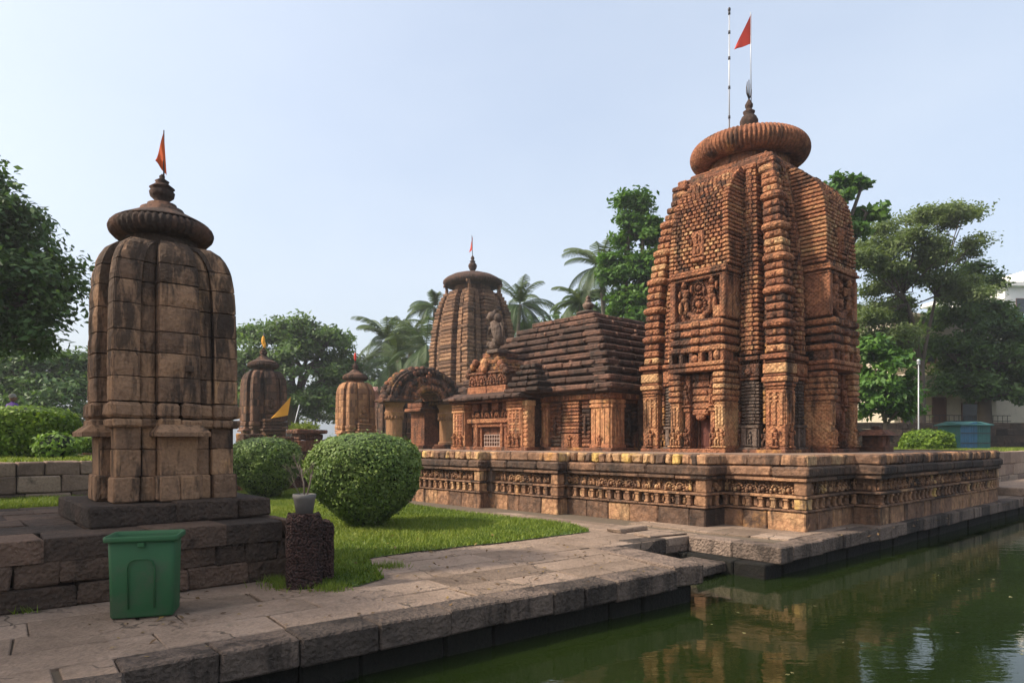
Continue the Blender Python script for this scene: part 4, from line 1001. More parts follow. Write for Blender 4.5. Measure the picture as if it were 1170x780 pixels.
# local x runs from far (+) ... after the turn local -y faces the viewer's left, +x runs back along the axis to the near side
b = MB(); ba = MB(); bd = MB(); WH = 1.80; PD = .74
b.box(-WH+.1, WH-.1, -PD+.30, .3, 0, 1.62, .2); b.cbox(-WH-.05, WH+.05, -PD-.06, .3, -.05, .08, .02, .45)
def am(x0, x1, yf, z0, z1, t=.72, ch=.012, bb=None, yb=None): (bb or ba).cbox(x0, x1, yf, (-PD+.35 if yb is None else yb), z0, z1, ch, t)
for x0, x1 in ((-1.80, -1.15), (.95, 1.62)):
    ba = MB(); am(x0, x1, -PD, .08, 1.46); 
    for q in range(4): am(x0+.05+q*(x1-x0-.1)/3.5, x0+.05+q*(x1-x0-.1)/3.5+.09, -PD-.03, .45, 1.2, random.gauss(.7, .1))
    slatstack(ba, x0-.01, x1+.01, -PD-.05, -PD+.3, 1.16, 1.46, 3, .02, (.7, .1)); figure(ba, x0+.15, -PD-.05, .1, .42, .62); figure(ba, x1-.15, -PD-.05, .1, .38, .6); figure(ba, (x0+x1)/2, -PD-.05, .1, .3, .5)
    n = 8
    for k in range(n): am(x0+.12, x1-.12, -PD-.02-.015*(k % 2), .48+k*.085, .54+k*.085, random.gauss(.55, .12))
    ba.build('pilaster', M['amber'], porch)
ba = MB(); am(1.62, 1.80, -PD+.05, .05, 1.46, .85); am(1.58, 1.84, -PD, 1.3, 1.46, .95); 
for k in range(9): am(1.63, 1.79, -PD+.02, .12+k*.13, .21+k*.13, random.gauss(.8, .08))
# door jambs, lintel and figures over the door
for sg in (-1, 1):
    x = sg*.62-.08; b.cbox(x-.06, x+.06, -PD+.10, .1, .05, .95, .015, .5); b.cbox(x-.20*(sg < 0)-.0, x+.20*(sg > 0)+.0, -PD+.16, .1, .05, .95, .01, .45); b.cbox(sg*.50-.13, sg*.50-.03, -PD+.2, .1, .05, .8, .01, .4)
b.cbox(-1.12, .94, -PD+.06, .1, .82, .96, .02, .6); b.cbox(-.95, .80, -PD+.13, .1, .70, .82, .015, .45)
for k in range(4): figure(b, -.85+k*.48, -PD+.12, .98, .26, .58, slab=False); chaitya(b, -.62+k*.48, -PD+.12, 1.0, .2, .16, .55)
for k in range(4): b.cbox(-1.0+k*.5, -.66+k*.5, -PD+.16, .1, 1.22, 1.46, .02, .36)
b.box(-.56, .40, -PD+.34, .1, .05, .72, .02)
t_ = .5; b.cbox(-1.86, 1.70, -PD-.12, .3, 1.47, 1.535, .02, .35)
o = b.build('body', M['sand'], porch); ba.build('pilaster', M['amber'], porch)
# pale lattice gate
for k in range(7): bd.cbox(-.46+k*.12, -.435+k*.12, -PD+.26, -PD+.285, .06, .46, .004, .5)
for z in (.08, .20, .32, .44): bd.cbox(-.48, .34, -PD+.255, -PD+.29, z, z+.022, .004, .6)
bd.build('lattice_gate', M['grille'], porch)
# eave and stepped gable
b = MB()
for k in range(11):
    x = -1.95+k*.345; b.cbox(x+.004, x+.341, -PD-.34+random.uniform(-.02, .02), .3, 1.54, 1.64, .03, (.3, .12), j=.012)
b.prism([(-1.9, -PD-.28), (1.8, -PD-.28), (1.8, .3), (-1.9, .3)], 1.64, 1.80, [(-1.5, -PD+.1), (1.5, -PD+.1), (1.5, .3), (-1.5, .3)], .3)
b.build('eave', M['roof'], porch)
b = MB()
b.cbox(-1.05, .85, -PD+.02, .4, 1.72, 1.98, .02, .62); b.cbox(-.1, -.05, -PD+.0, .4, 1.72, 1.98, .01, .5)
for k in range(4): b.cbox(-.95+k*.46, -.53+k*.46, -PD+.03, .4, 2.0, 2.36, .02, (.45, .1)); figure(b, -.74+k*.46, -PD+.03, 2.02, .34, .5, slab=False); chaitya(b, -.74+k*.46, -PD+.02, 2.04, .3, .26, .45)
b.cbox(-1.08, .88, -PD-.02, .4, 2.36, 2.44, .03, .4)
for k in range(3):
    w_ = .80-.2*k; b.cbox(-.1-w_, -.1+w_, -PD+.08+.06*k, .5, 2.45+k*.22, 2.60+k*.22, .04, (.4, .12), j=.015); b.cbox(-.1-w_+.08, -.1+w_-.08, -PD+.14+.06*k, .5, 2.60+k*.22, 2.67+k*.22, .02, .2)
for sg in (-1, 1):
    for q in range(4): b.ell(-.1+sg*(.55+.12*q), -PD+.05, 2.75-.12*q, .13, .12, .13, (.4, .1), 7, 5)
b.ell(-.12, -PD-.02, 2.66, .15, .12, .2, .9); b.ell(-.08, -PD-.06, 2.5, .12, .1, .12, .8); b.ell(-.3, -PD, 2.55, .1, .08, .12, .6)
b.build('gable', M['sand_dark'], porch)
b = MB()   # rampant lion on a crouching figure
X, Y = .12, -PD+.28
b.cbox(X-.28, X+.28, Y-.2, Y+.25, 3.0, 3.12, .03, .35); b.ell(X-.05, Y-.05, 3.25, .22, .17, .16, .4); b.ell(X-.22, Y-.1, 3.3, .10, .10, .11, .4)
b.tube([(X+.18, Y, 3.25), (X+.15, Y-.02, 3.5), (X+.05, Y-.04, 3.75), (X-.05, Y-.05, 4.0)], [.13, .17, .18, .14], 10, .38)
b.ell(X-.10, Y-.10, 4.16, .15, .17, .17, .42); b.ell(X-.22, Y-.14, 4.13, .08, .09, .07, .42); b.ell(X-.04, Y-.05, 4.30, .06, .05, .08, .4); b.ell(X+.03, Y, 4.1, .15, .16, .16, .36)
for s_ in (-.1, .1):
    b.tube([(X+.02, Y+s_, 3.85), (X-.2, Y+s_, 3.82), (X-.26, Y+s_, 3.62)], [.06, .05, .045], 7, .4)
    b.tube([(X+.16, Y+s_, 3.35), (X-.02, Y+s_, 3.42), (X-.1, Y+s_, 3.28)], [.09, .07, .05], 7, .4)
b.tube([(X+.2, Y, 3.3), (X+.34, Y, 3.5), (X+.28, Y, 3.8), (X+.18, Y, 3.95)], [.04, .035, .03, .035], 7, .4)
b.build('lion', M['grey_stone'], porch)
# stepped eaves of the hall's front bay showing left of the gable
b = MB()
for k in range(5):
    w_ = 2.0-.26*k; z = 1.64+k*.19; b.cbox(-1.9, -1.9, 0, 0, 0, 0, 0, 0) if False else None
    x = 1.0
    for q in range(3):
        b.cbox(x, x+.5*w_/2-.005, -PD-.22+.16*k+random.uniform(-.015, .015), .6, z+.05, z+.17, .035, (.34, .14), j=.014); x += .5*w_/2
    b.cbox(1.0, 1.0+.74*w_, -PD-.1+.16*k, .6, z, z+.06, .01, .12)
b.build('side_courses', M['roof'], porch)

# ------------------------------------------------------------------ arch gateway (torana)
ar = thing('arch_gateway', 'dark carved stone arch gateway on thick round pillars behind the big round bush', 'gateway', (*tw(5.5, 19.4), GZ), TH)
b = MB()
for sg in (-1, 1):
    b.cbox(sg*1.36-.48, sg*1.36+.48, -.48, .48, -.1, .14, .02, .45); b.cbox(sg*1.36-.42, sg*1.36+.42, -.42, .42, .14, .26, .03, .5); b.build('base', M['sand_dark'], ar); b = MB()
b = MB(); b.lathe([(.40, .26), (.40, .34), (.335, .38), (.335, 1.30), (.35, 1.32), (.35, 1.42), (.38, 1.44), (.42, 1.60), (.36, 1.66), (.36, 1.8), (.44, 1.92), (.46, 2.0)], 16, t=.62, smooth=False)
for k in range(16):
    a = k*2*math.pi/16; b.ell(.37*math.cos(a), .37*math.sin(a), 1.38, .05, .05, .09, .5, 6, 4); b.cbox(.30*math.cos(a)-.03, .30*math.cos(a)+.03, .30*math.sin(a)-.03, .30*math.sin(a)+.03, 1.0, 1.25, .01, .55)
mp = b.mesh('pillar')
for sg in (-1, 1): o = link('pillar', mp, M['shrine_tan'], ar); o.location.x = sg*1.36
b = MB()
for sg in (-1, 1):
    b.cbox(sg*1.36-.62, sg*1.36+.62, -.62, .62, 2.0, 2.14, .04, .3, j=.01); b.cbox(sg*1.36-.5, sg*1.36+.5, -.5, .5, 2.14, 2.25, .02, .35)
    b.build('capital', M['sand_dark'], ar); b = MB()
b = MB(); cz = 2.16; n = 26
for ring, (r0, r1, y, tv) in enumerate(((.56, 1.06, .62, .42), (1.07, 1.60, .54, .3), (1.61, 2.10, .46, .26))):
    for k in range(n):
        a0, a1 = math.pi*(k+.05)/n, math.pi*(k+.95)/n; xs = .86; zs = .62 if ring < 2 else .64
        q = [(r_*xs*math.cos(a_), cz+r_*zs*math.sin(a_)) for r_, a_ in ((r0+.01, a0), (r1-.01, a0), (r1-.01, a1), (r0+.01, a1))]
        yy = y+random.uniform(-.02, .02); V = [(x, -yy, z) for x, z in q]+[(x, yy, z) for x, z in q]
        b.add(V, [3, 2, 1, 0, 4, 5, 6, 7, 0, 1, 5, 4, 1, 2, 6, 5, 2, 3, 7, 6, 3, 0, 4, 7], [4]*6, random.gauss(tv, .12))
        a = (a0+a1)/2; rm = (r0+r1)/2
        for sy in (-1, 1): b.ell(rm*xs*math.cos(a), sy*(y+.0), cz+rm*zs*math.sin(a), .11, .09, .11, random.gauss(tv, .15), 6, 4)
for k in range(22):
    a = math.pi*(k+.5)/22; 
    for yy in (-.2, .15): b.ell(2.10*.86*math.cos(a), yy+random.uniform(-.08, .08), cz+2.10*.63*math.sin(a), random.uniform(.10, .17), .16, random.uniform(.09, .17), (.28, .15), 7, 5)
for sg in (-1, 1):
    for q in range(5): b.ell(sg*(1.72+.06*q), 0, 2.22+.04*q*(3-q), .13, .3, .14, (.3, .1), 7, 5)
figure(b, 0, -.6, 2.75, .6, .5, slab=False); figure(b, -.5, -.6, 2.65, .45, .4, slab=False)
b.build('carved_arch', M['sand_dark'], ar)
# niche shrine seen through the arch
t = thing('niche_shrine', 'small red stone shrine with a dark doorway seen under the arch', 'shrine', (at(506, 31.6)[0], 31.6, GZ), TH)
b = MB(); b.cbox(-1.5, 1.5, -.6, .8, -.1, .22, .03, .5)
for x0, x1 in ((-1.3, -.32), (.32, 1.3)): b.cbox(x0, x1, -.4, .7, .2, 1.7, .02, .5)
for sg in (-1, 1): b.cbox(sg*.31-.09, sg*.31+.09, -.52, -.2, .22, 1.45, .02, .6)
b.cbox(-.5, .5, -.56, .6, 1.45, 1.6, .02, .55); b.cbox(-1.6, 1.6, -.55, .8, 1.7, 1.86, .04, .35); slatstack(b, -1.5, 1.5, -.45, .7, 1.86, 3.0, 5, .04, (.35, .1)); b.box(-.3, .3, -.1, .6, .2, 1.5, .3)
figure(b, .0, -.5, 1.62, .6, .6, slab=False)
b.build('body', M['sand'], t)
b = MB(); b.box(-.23, .23, -.30, -.09, .22, 1.45, .2); b.build('dark_opening', M['void'], t)  # solid block painted as the doorway's inner shade

# ------------------------------------------------------------------ big temple tower behind
def paga_tower(name, label, loc, rz, Hs, zt, mat, zlow, rows, amla, group=None):
    H2 = lerp_tab(Hs); root = thing(name, label, 'temple tower', loc, rz, group); b = MB(); h0 = Hs[0][1]
    b.box(-h0+.2, h0-.2, -h0+.2, h0-.2, 0, zlow, .3)
    n = rows
    for k in range(n):
        a = zlow+(zt-zlow)*k/n; c = zlow+(zt-zlow)*(k+1)/n; h = float(H2((a+c)/2))-.34; b.box(-h, h, -h, h, a, c, .14)
    b.build('core', mat, root); b = MB()
    for f0, f1, o_, per in ((-1, -.72, 0, 5), (-.62, -.42, -.06, 0), (-.31, .31, .18, 5), (.42, .62, -.06, 0), (.72, 1, 0, 5)):
        f0_, f1_ = f0*h0, f1*h0; b.cbox(f0_, f1_, -h0-o_, -h0+.4, 0, zlow-.15, .03, (.5, .1)); b.cbox(f0_-.03, f1_+.03, -h0-o_-.05, -h0+.4, zlow-.13, zlow-.02, .03, .4)
        for k in range(n):
            a = zlow+(zt-zlow)*k/n; c = zlow+(zt-zlow)*(k+1)/n; h = float(H2((a+c)/2)); big = per and k % per == per-1
            e = .05 if big else (.012 if k % 2 else 0)
            b.cbox(f0*h-e, f1*h+e, -h-o_-e, -h+.4, a+.012, c-.012, .035 if per else .02, (.40 if big else .52, .12), j=.006)
    m_ = b.mesh('carved_face')
    for k in range(4): link('carved_face', m_, mat, root, k*R(90))
    R_, z = amla; b = MB(); b.lathe([(R_*.62, zt-.05), (R_*.62, z-.28), (R_*.7, z-.25)], 32, t=.4); b.build('neck', mat, root)
    b = MB(); pr = [(R_*.7, z-.30), (R_*.93, z-.24), (R_, z-.08), (R_*.99, z+.04), (R_*.9, z+.18), (R_*.72, z+.36), (R_*.45, z+.50), (R_*.16, z+.58)]
    b.lathe(pr, 192, rib=64, amp=.05, t=.35, rmin=R_*.75); b.build('ribbed_disc', M['roof'], root)
    b = MB(); kalasha(b, 0, 0, z+.55, R_*.62, R_*.15, .35); b.build('finial', M['roof'], root)
    return root, z+.55+R_*.62
bx, by, _ = at(540, 40)
zt = 10.2-GZ; bt, zf = paga_tower('temple_tower', 'distant tan temple tower with a wide dark disc rising behind the arch gateway', (bx, by, GZ), TH,
    [(0, 1.9), (3.5, 1.88), (6, 1.80), (7.2, 1.67), (8.2, 1.5), (8.7, 1.36), (9.1, 1.1)], zt, M['tower_tan'], 2.6, 30, (1.70, 10.85-GZ))
for sx, sy in ((-1, -1), (1, -1), (-1, 1)): b = MB(); figure(b, sx*1.08, sy*1.08, zt-.1, .8, .5); b.build('corner_figure', M['tower_tan'], bt)
pennant('pennant_flag', 'small faded red flag on the finial of the distant tan tower', (bx, by, GZ+zf-.1), 1.25, (160, [(0, 1.2), (0, .45), (.22, .25)]), 'flag_red', 'iron', pr=.02, lean=(-.05, 0))

# ------------------------------------------------------------------ small shrines
SHP = [(0, .66), (.8, .69), (1.07, .70), (1.6, .70), (1.94, .69), (2.2, .685), (2.4, .672), (2.58, .645), (2.70, .605), (2.80, .54), (2.87, .45)]
def small_shrine(name, label, loc, rz, mat, sc=1.0, porch_=False, roofmat='shrine_dark', fine=True, group=None, tm=(.5, .15)):
    root = thing(name, label, 'shrine', loc, rz, group); root.scale = (sc, sc, sc); Hh = lerp_tab(SHP)
    SEG = [(-1.0, -.60, 0.0, 1), (-.575, -.345, -.05, 1), (-.325, .325, .085, 2), (.345, .575, -.05, 1), (.60, 1.0, 0.0, 1)]
    b = MB(); b.box(-.5, .5, -.5, .5, 0, 2.2, .25); b.cbox(-.36, .36, -.36, .36, 2.1, 2.8, .05, .3); b.build('core', mat, root)
    zs = [1.07, 1.34, 1.60, 1.83, 2.11, 2.36, 2.58, 2.87]
    def face():
        b = MB()
        for f0, f1, o_, nb in SEG:
            hb = .66
            for k in range(nb):
                a = f0+(f1-f0)*k/nb; c = f0+(f1-f0)*(k+1)/nb
                b.cbox(a*(hb+.03)+.004, c*(hb+.03)-.004, -hb-.035-o_, -hb+.2, 0, .27, .014, random.gauss(*tm), j=.006)      # foot course
                b.cbox(a*hb+.002, c*hb-.002, -hb-o_*.8, -hb+.2, .27, .56, .010, random.gauss(*tm), j=.004)
                b.cbox(a*hb+.002, c*hb-.002, -hb-o_*.8, -hb+.2, .563, .80, .010, random.gauss(*tm), j=.004)
                for z0, z1, e in ((.80, .885, .045), (.90, 1.06, .05)):
                    b.cbox(a*.69+.003-(.02 if k == 0 else 0), c*.69-.003+(.02 if k == nb-1 else 0), -.69-o_-e, -.4, z0, z1, .03, random.gauss(*tm), j=.008)
            for k in range(len(zs)-1):
                cut = sorted(set([0, 1]+([random.uniform(.4, .62)] if nb == 2 or random.random() < .2 else [])))
                for q in range(len(cut)-1):
                    z0, z1 = zs[k]+.006+random.uniform(-.004, .004), zs[k+1]-.006
                    fa = f0+(f1-f0)*cut[q]; fb = f0+(f1-f0)*cut[q+1]
                    def wp(v, fa=fa, fb=fb, z0=z0, z1=z1, o_=o_):
                        zz = z0+(z1-z0)*np.clip(v[:, 2], 0, 1); h = Hh(zz); f = fa+(fb-fa)*v[:, 0]
                        fc = (f0+f1)/2; bulge = .020*(1-((f-fc)/((f1-f0)/2+1e-6))**2)
                        d = (1-np.clip(v[:, 1], 0, 1)); return np.stack([f*h, -(h+o_+bulge)*d-(h-.35)*(1-d), zz], 1)
                    b.warp = wp; tv = random.gauss(*tm); nx = 4 if fine else 2; nz = 4 if k > 4 else 3
                    # subdivided front so the block follows the curve
                    gx = np.linspace(0, 1, nx+1); gz = np.linspace(0, 1, nz+1); V = []; L = []; Z = []
                    ex = .03/(abs(fb-fa)*.68+.05)
                    for iz, g in enumerate(gz):
                        for ix, f in enumerate(gx):
                            edge = (ix in (0, nx)) or (iz in (0, nz)); V.append((f, .035 if edge else 0.0, g))
                    w1 = nx+1
                    for iz in range(nz):
                        for ix in range(nx): L += [iz*w1+ix, iz*w1+ix+1, (iz+1)*w1+ix+1, (iz+1)*w1+ix]; Z.append(4)
                    nb0 = len(V); per = [ix for ix in range(w1)]+[iz*w1+nx for iz in range(1, nz+1)]+[nz*w1+ix for ix in range(nx-1, -1, -1)]+[iz*w1 for iz in range(nz-1, 0, -1)]
                    for i_ in per: V.append((V[i_][0], .8, V[i_][2]))
                    for q_ in range(len(per)): a_, c_ = per[q_], per[(q_+1) % len(per)]; L += [a_, nb0+q_, nb0+(q_+1) % len(per), c_]; Z.append(4)
                    b.add(V, L, Z, tv); b.warp = None
        return b
    for k in range(4):
        b = face(); b.build('carved_face', mat, root, k*R(90))
        b = MB()
        if k in (0, 3):
            b.prism([(-.30, -.93), (.30, -.93), (.30, -.6), (-.30, -.6)], .70, .745, t=.5); b.prism([(-.30, -.93), (.30, -.93), (.30, -.6), (-.30, -.6)], .745, .84, [(-.22, -.80), (.22, -.80), (.24, -.6), (-.24, -.6)], .6)
            b.build('niche_hood', mat, root, k*R(90))
            if k == 0 and fine: b = MB(); b.cbox(.04, .14, -.84, -.7, 1.40, 1.475, .015, .5); b.build('projecting_stone', mat, root)
            b = MB()
            b.cbox(-.26, .26, -.76, -.6, .02, .28, .014, .55)
            if not porch_: b.cbox(-.20, .20, -.735, -.6, .28, .70, .01, .62)
            b.build('niche_panel', mat, root, k*R(90))
    if porch_:
        b = MB(); b.cbox(-.38, .38, -1.05, -.6, -.05, .12, .02, .45); b.box(-.18, .18, -.80, -.6, .12, .6, .0)
        for sg in (-1, 1): b.cbox(sg*.27-.09, sg*.27+.09, -1.0, -.6, .12, .62, .02, .5)
        b.cbox(-.40, .40, -1.06, -.6, .60, .70, .02, .5); b.cbox(-.46, .46, -1.12, -.6, .72, .80, .03, .35); slatstack(b, -.36, .36, -1.0, -.5, .80, 1.15, 3, .03, (.4, .1)); slatstack(b, -.22, .22, -.9, -.5, 1.15, 1.5, 2, .03, (.45, .1)); figure(b, 0, -.86, 1.5, .42, .5, slab=False); b.ell(0, -.8, 1.66, .14, .1, .16, .45)
        b.build('porch', mat, root)
        b = MB(); b.box(-.17, .17, -.86, -.82, .13, .58, .2); b.build('dark_opening', M['void'], root)  # thin block coloured with the shade of the porch opening
    b = MB(); b.lathe([(.40, 2.76), (.44, 2.84), (.42, 2.87), (.41, 3.0)], 32, t=.4); b.build('neck', mat, root)
    b = MB(); b.lathe([(.38, 2.965), (.53, 2.98), (.585, 3.035), (.60, 3.09), (.58, 3.14), (.53, 3.175)], 192, rib=48, amp=.05, t=.42, rmin=.5); b.lathe([(.56, 3.17), (.50, 3.205), (.38, 3.26), (.27, 3.31), (.25, 3.35), (.17, 3.38), (.17, 3.41)], 32, t=.55)
    b.build('ribbed_disc', M[roofmat], root)
    b = MB(); b.lathe([(.10, 3.39), (.13, 3.42), (.08, 3.45), (.14, 3.50), (.15, 3.55), (.12, 3.585), (.15, 3.60), (.10, 3.635), (.07, 3.66), (.085, 3.68), (.03, 3.715), (.035, 3.74), (.005, 3.77)], 20, t=.35); b.build('finial', M['roof'], root)
    return root
# foreground shrine on its slab
SX, SY = -4.09, 7.98
t = thing('stone_slab', 'thick dark stone slab under the nearest shrine, on the terrace', 'slab', (SX, SY, .645), TH); t.scale = (.95, .95, 1)
b = MB(); b.cbox(-.94, -.1, -.93, .92, 0, .215, .02, .35, j=.012); b.cbox(-.095, .60, -.935, .92, 0, .22, .02, .42, j=.012); b.cbox(.605, .98, -.93, .93, 0, .215, .02, .36, j=.012); b.build('blocks', M['terrace'], t)
small_shrine('stone_shrine', 'weathered brown stone shrine on the dark terrace above the green bin', (SX, SY, .862), TH, M['shrine'], tm=(.5, .11)).scale = (.915, .915, 1)
pennant('pennant_flag', 'limp red orange flag on the finial of the nearest shrine', (SX+.02, SY, .862+3.72), .56, (205, [(0, .55), (-.03, .04), (.085, .18)]), 'flag_orange', 'iron', pr=.009, wav=.05)
G2 = 'small shrines in the background garden'
x, y, _ = at(301, 26); small_shrine('stone_shrine', 'small blackened ribbed shrine with a porch, left of the leaning saffron flag', (x, y, GZ), TH, M['shrine_dark'], 1.06, True, fine=False, tm=(.48, .12), group=G2).scale = (.95, .95, 1.06)
b = MB(); b.tube([(0, 0, 0), (.02, 0, .55)], [.03, .02], 6); o = b.build('finial_rod', M['iron']); o.location = (x, y, GZ+3.77*1.06-.05); tag(o, 'small ochre cloth tied on the top of the blackened shrine', 'flag'); o.name = 'cloth_streamer'
b = MB(); b.ell(.0, -.02, .25, .07, .06, .2, .5); b.ell(.05, -.02, .1, .06, .05, .13, .4); b.build('cloth', M['flag_yellow'], o)
x, y, _ = at(406, 29); small_shrine('stone_shrine', 'small warm tan ribbed shrine right of the leaning saffron flag', (x, y, GZ), TH, M['shrine_tan'], 1.0, True, fine=False, tm=(.55, .12), group=G2).scale = (.88, .88, 1.0)
b = MB(); b.tube([(0, 0, 0), (.02, 0, .5)], [.03, .02], 6); o = b.build('cloth_streamer', M['iron']); o.location = (x, y, GZ+3.72); tag(o, 'small red cloth tied on the top of the tan shrine', 'flag')
b = MB(); b.ell(.0, -.02, .25, .06, .05, .18, .5); b.build('cloth', M['flag_red'], o)
x, y, _ = at(449, 34); small_shrine('stone_shrine', 'narrow dark shrine half hidden behind the arch gateway pillar', (x, y, GZ-.2), TH, M['shrine_dark'], .95, False, fine=False, tm=(.45, .12), group=G2)
# ------------------------------------------------------------------ bin, laterite posts, pot
x, y = -3.20, 5.97
t = thing('dustbin', 'green plastic dustbin with open rim standing on the paving by the terrace', 'dustbin', (x, y, .012), R(17))
def rrect(w_, d, r, n=5):
    p = []
    for cx_, cy_, a0 in ((w_/2-r, d/2-r, 0), (-w_/2+r, d/2-r, 90), (-w_/2+r, -d/2+r, 180), (w_/2-r, -d/2+r, 270)):
        for k in range(n+1): a = R(a0+90*k/n); p.append((cx_+r*math.cos(a), cy_+r*math.sin(a)))
    return p
def loft(b, secs, t=.5, cap0=True, cap1=True, smooth=True):
    n = len(secs[0][0]); V = [(x_, y_, z) for p, z in secs for x_, y_ in p]; L, Z = _grid_faces(len(secs), n); L = list(L); Z = list(Z)
    if cap0: L += list(range(n))[::-1]; Z.append(n)
    if cap1: L += [i+(len(secs)-1)*n for i in range(n)]; Z.append(n)
    b.add(V, L, Z, t, smooth)
b = MB(); S = lambda w_, d, z, r=.035: (rrect(w_, d, r), z)
BW, BD = .47, .34
loft(b, [S(BW+.005, BD, 0, .04), S(BW+.02, BD+.015, .015, .04), S(BW+.03, BD+.025, .35), S(BW+.045, BD+.035, .665), S(BW+.04, BD+.03, .668), S(BW+.015, BD+.01, .35), S(BW-.02, BD-.02, .03)], cap0=True, cap1=True)
b.build('body', M['bin'], t)
b = MB(); loft(b, [S(BW+.055, BD+.045, .645), S(BW+.10, BD+.09, .648), S(BW+.105, BD+.095, .655), S(BW+.105, BD+.095, .685), S(BW+.095, BD+.085, .694), S(BW+.065, BD+.055, .690), S(BW+.045, BD+.035, .66)], .6, False, False)
b.build('rim', M['bin'], t)
b = MB(); yf = -BD/2
pts = [(-.10, .08), (-.105, .42), (-.09, .475), (-.05, .50), (.05, .50), (.09, .475), (.105, .42), (.10, .08)]
b.tube([(px_, yf-.012-.025*pz/.66, pz) for px_, pz in pts], .007, 6, .55); b.cbox(-.025, .03, yf-.045, yf-.02, .60, .64, .006, .9); b.build('front_ribs', M['bin'], t)

def later(name, x, y, w_, d, h, label, rz):
    b = MB(); n = 20; a = np.arange(n)*2*math.pi/n; V = []; zs = np.linspace(-.03, h, 12)
    for i, z in enumerate(zs):
        rr = 1+RNG.normal(size=n)*.022-(.10 if i == 11 else 0)-(.03 if i in (4, 8) else 0); sq = 1/(np.abs(np.cos(a))**6+np.abs(np.sin(a))**6)**(1/6)
        V.append(np.stack([w_/2*sq*rr*np.cos(a), d/2*sq*rr*np.sin(a), np.full(n, z)+RNG.normal(size=n)*.008], 1))
    L, Z = _grid_faces(12, n); L = np.concatenate([L, np.arange(n)[::-1], np.arange(n)+11*n]); Z = np.concatenate([Z, [n, n]])
    b.add(np.concatenate(V), L, Z, .5, False); o = b.build(name, M['laterite']); o.location = (x, y, 0); o.rotation_euler = (0, 0, rz); return tag(o, label, 'stone post', 'laterite posts at the terrace corner')
later('stone_post', -2.17, 7.12, .36, .34, .76, 'pitted dark laterite post with the grey pot on top', R(20))
later('stone_post', -2.13, 7.44, .32, .32, .64, 'lower pitted laterite post behind the one with the pot', R(35))
t = thing('plant_pot', 'grey flower pot with dry twigs on top of the laterite post', 'pot', (-2.165, 7.12, .755))
b = MB(); b.lathe([(.075, 0), (.085, .0), (.108, .15), (.112, .155), (.118, .175), (.118, .205), (.105, .208), (.100, .17), (.09, .165)], 28, t=.5); b.build('pot', M['pot'], t)
b = MB(); b.lathe([(.002, .178), (.10, .17), (.10, .15)], 20, t=.4); b.build('soil', M['soil'], t)
b = MB()
def twig(p, d, L, r_, dep):
    q = p+d*L; m_ = (p+q)/2+RNG.normal(size=3)*L*.05; b.tube([tuple(p), tuple(m_), tuple(q)], [r_, r_*.8, r_*.55], 5, .5)
    if dep:
        for k in range(3 if dep > 1 else 4):
            f = RNG.uniform(.35, 1); nd = d+RNG.normal(size=3)*.45+np.array([0, 0, .12]); nd /= np.linalg.norm(nd); twig(p+(q-p)*f, nd, L*RNG.uniform(.4, .65), r_*.55, dep-1)
twig(np.array([0, 0, .16]), np.array([-.18, .1, 1.0])/1.02, .36, .010, 3); twig(np.array([.02, 0, .16]), np.array([.22, 0, 1.0])/1.02, .30, .009, 3); twig(np.array([-.02, .02, .16]), np.array([-.45, 0, .9]), .26, .005, 2)
b.build('dry_twigs', M['twig'], t)

# ------------------------------------------------------------------ clipped bushes and hedges
TOP = [(.20, 0.0), (.32, .10), (.52, .26), (.75, .48), (.91, .72), (.985, .95), (.99, 1.12), (.94, 1.30), (.83, 1.45), (.64, 1.56), (.36, 1.64), (.06, 1.66)]
clipped('round_bush', 'large egg-shaped clipped bush on the lawn, the nearer of the two', 'bush', (-2.58, 12.0, 0), TOP, 30000, .055, M['lf_bush'], 'clipped round bushes on the lawn')
T2 = [(r*.97 if z > .3 else r*1.05, z*.985) for r, z in TOP]
clipped('round_bush', 'smaller round clipped bush between the nearest shrine and the potted post', 'bush', (-6.62, 18.3, 0), T2, 16000, .07, M['lf_bush'], 'clipped round bushes on the lawn')
HG = [(.55, 0), (.80, .12), (.90, .4), (.90, .75), (.80, .92), (.55, 1.02), (.05, 1.06)]
x, y, _ = at(32, 13.6); clipped('hedge', 'bright green clipped hedge on the garden wall beside the nearest shrine', 'hedge', (x, y, GZ), HG, 16000, .075, M['lf_hedge'], stem=False, jag=.05)
x, y, _ = at(66, 12.7); clipped('leafy_shrub', 'small pale leafy shrub in front of the bright hedge', 'shrub', (x, y, GZ), [(.12, 0), (.26, .1), (.36, .25), (.33, .38), (.2, .46), (.04, .5)], 1800, .085, M['lf_lime'], stem=True, jag=.09)
x, y, _ = at(102, 22); clipped('hedge', 'low light green hedge peeping out behind the foot of the nearest shrine', 'hedge', (x, y, GZ), [(.5, 0), (.7, .2), (.7, .45), (.4, .62), (.05, .66)], 3500, .10, M['lf_hedge'], stem=False, jag=.06)
x, y, _ = at(1059, 27); clipped('hedge', 'rounded green hedge beyond the right end of the platform', 'hedge', (x, y, GZ-.2), [(.7, 0), (.95, .2), (1.0, .5), (.85, .85), (.5, 1.0), (.05, 1.05)], 9000, .11, M['lf_hedge'], sq=.8, stem=False, jag=.06)
x, y, _ = at(385, 32); clipped('hedge', 'light green bush between the two background shrines', 'hedge', (x, y, GZ), [(.4, 0), (.6, .2), (.6, .4), (.4, .58), (.05, .62)], 1800, .12, M['lf_hedge'], stem=False, jag=.07)
x, y, _ = at(427, 31); clipped('hedge', 'light green bush behind the big round bush beside the arch pillar', 'hedge', (x, y, GZ), [(.3, 0), (.42, .2), (.42, .5), (.3, .7), (.05, .78)], 1400, .12, M['lf_lime'], stem=False, jag=.07)

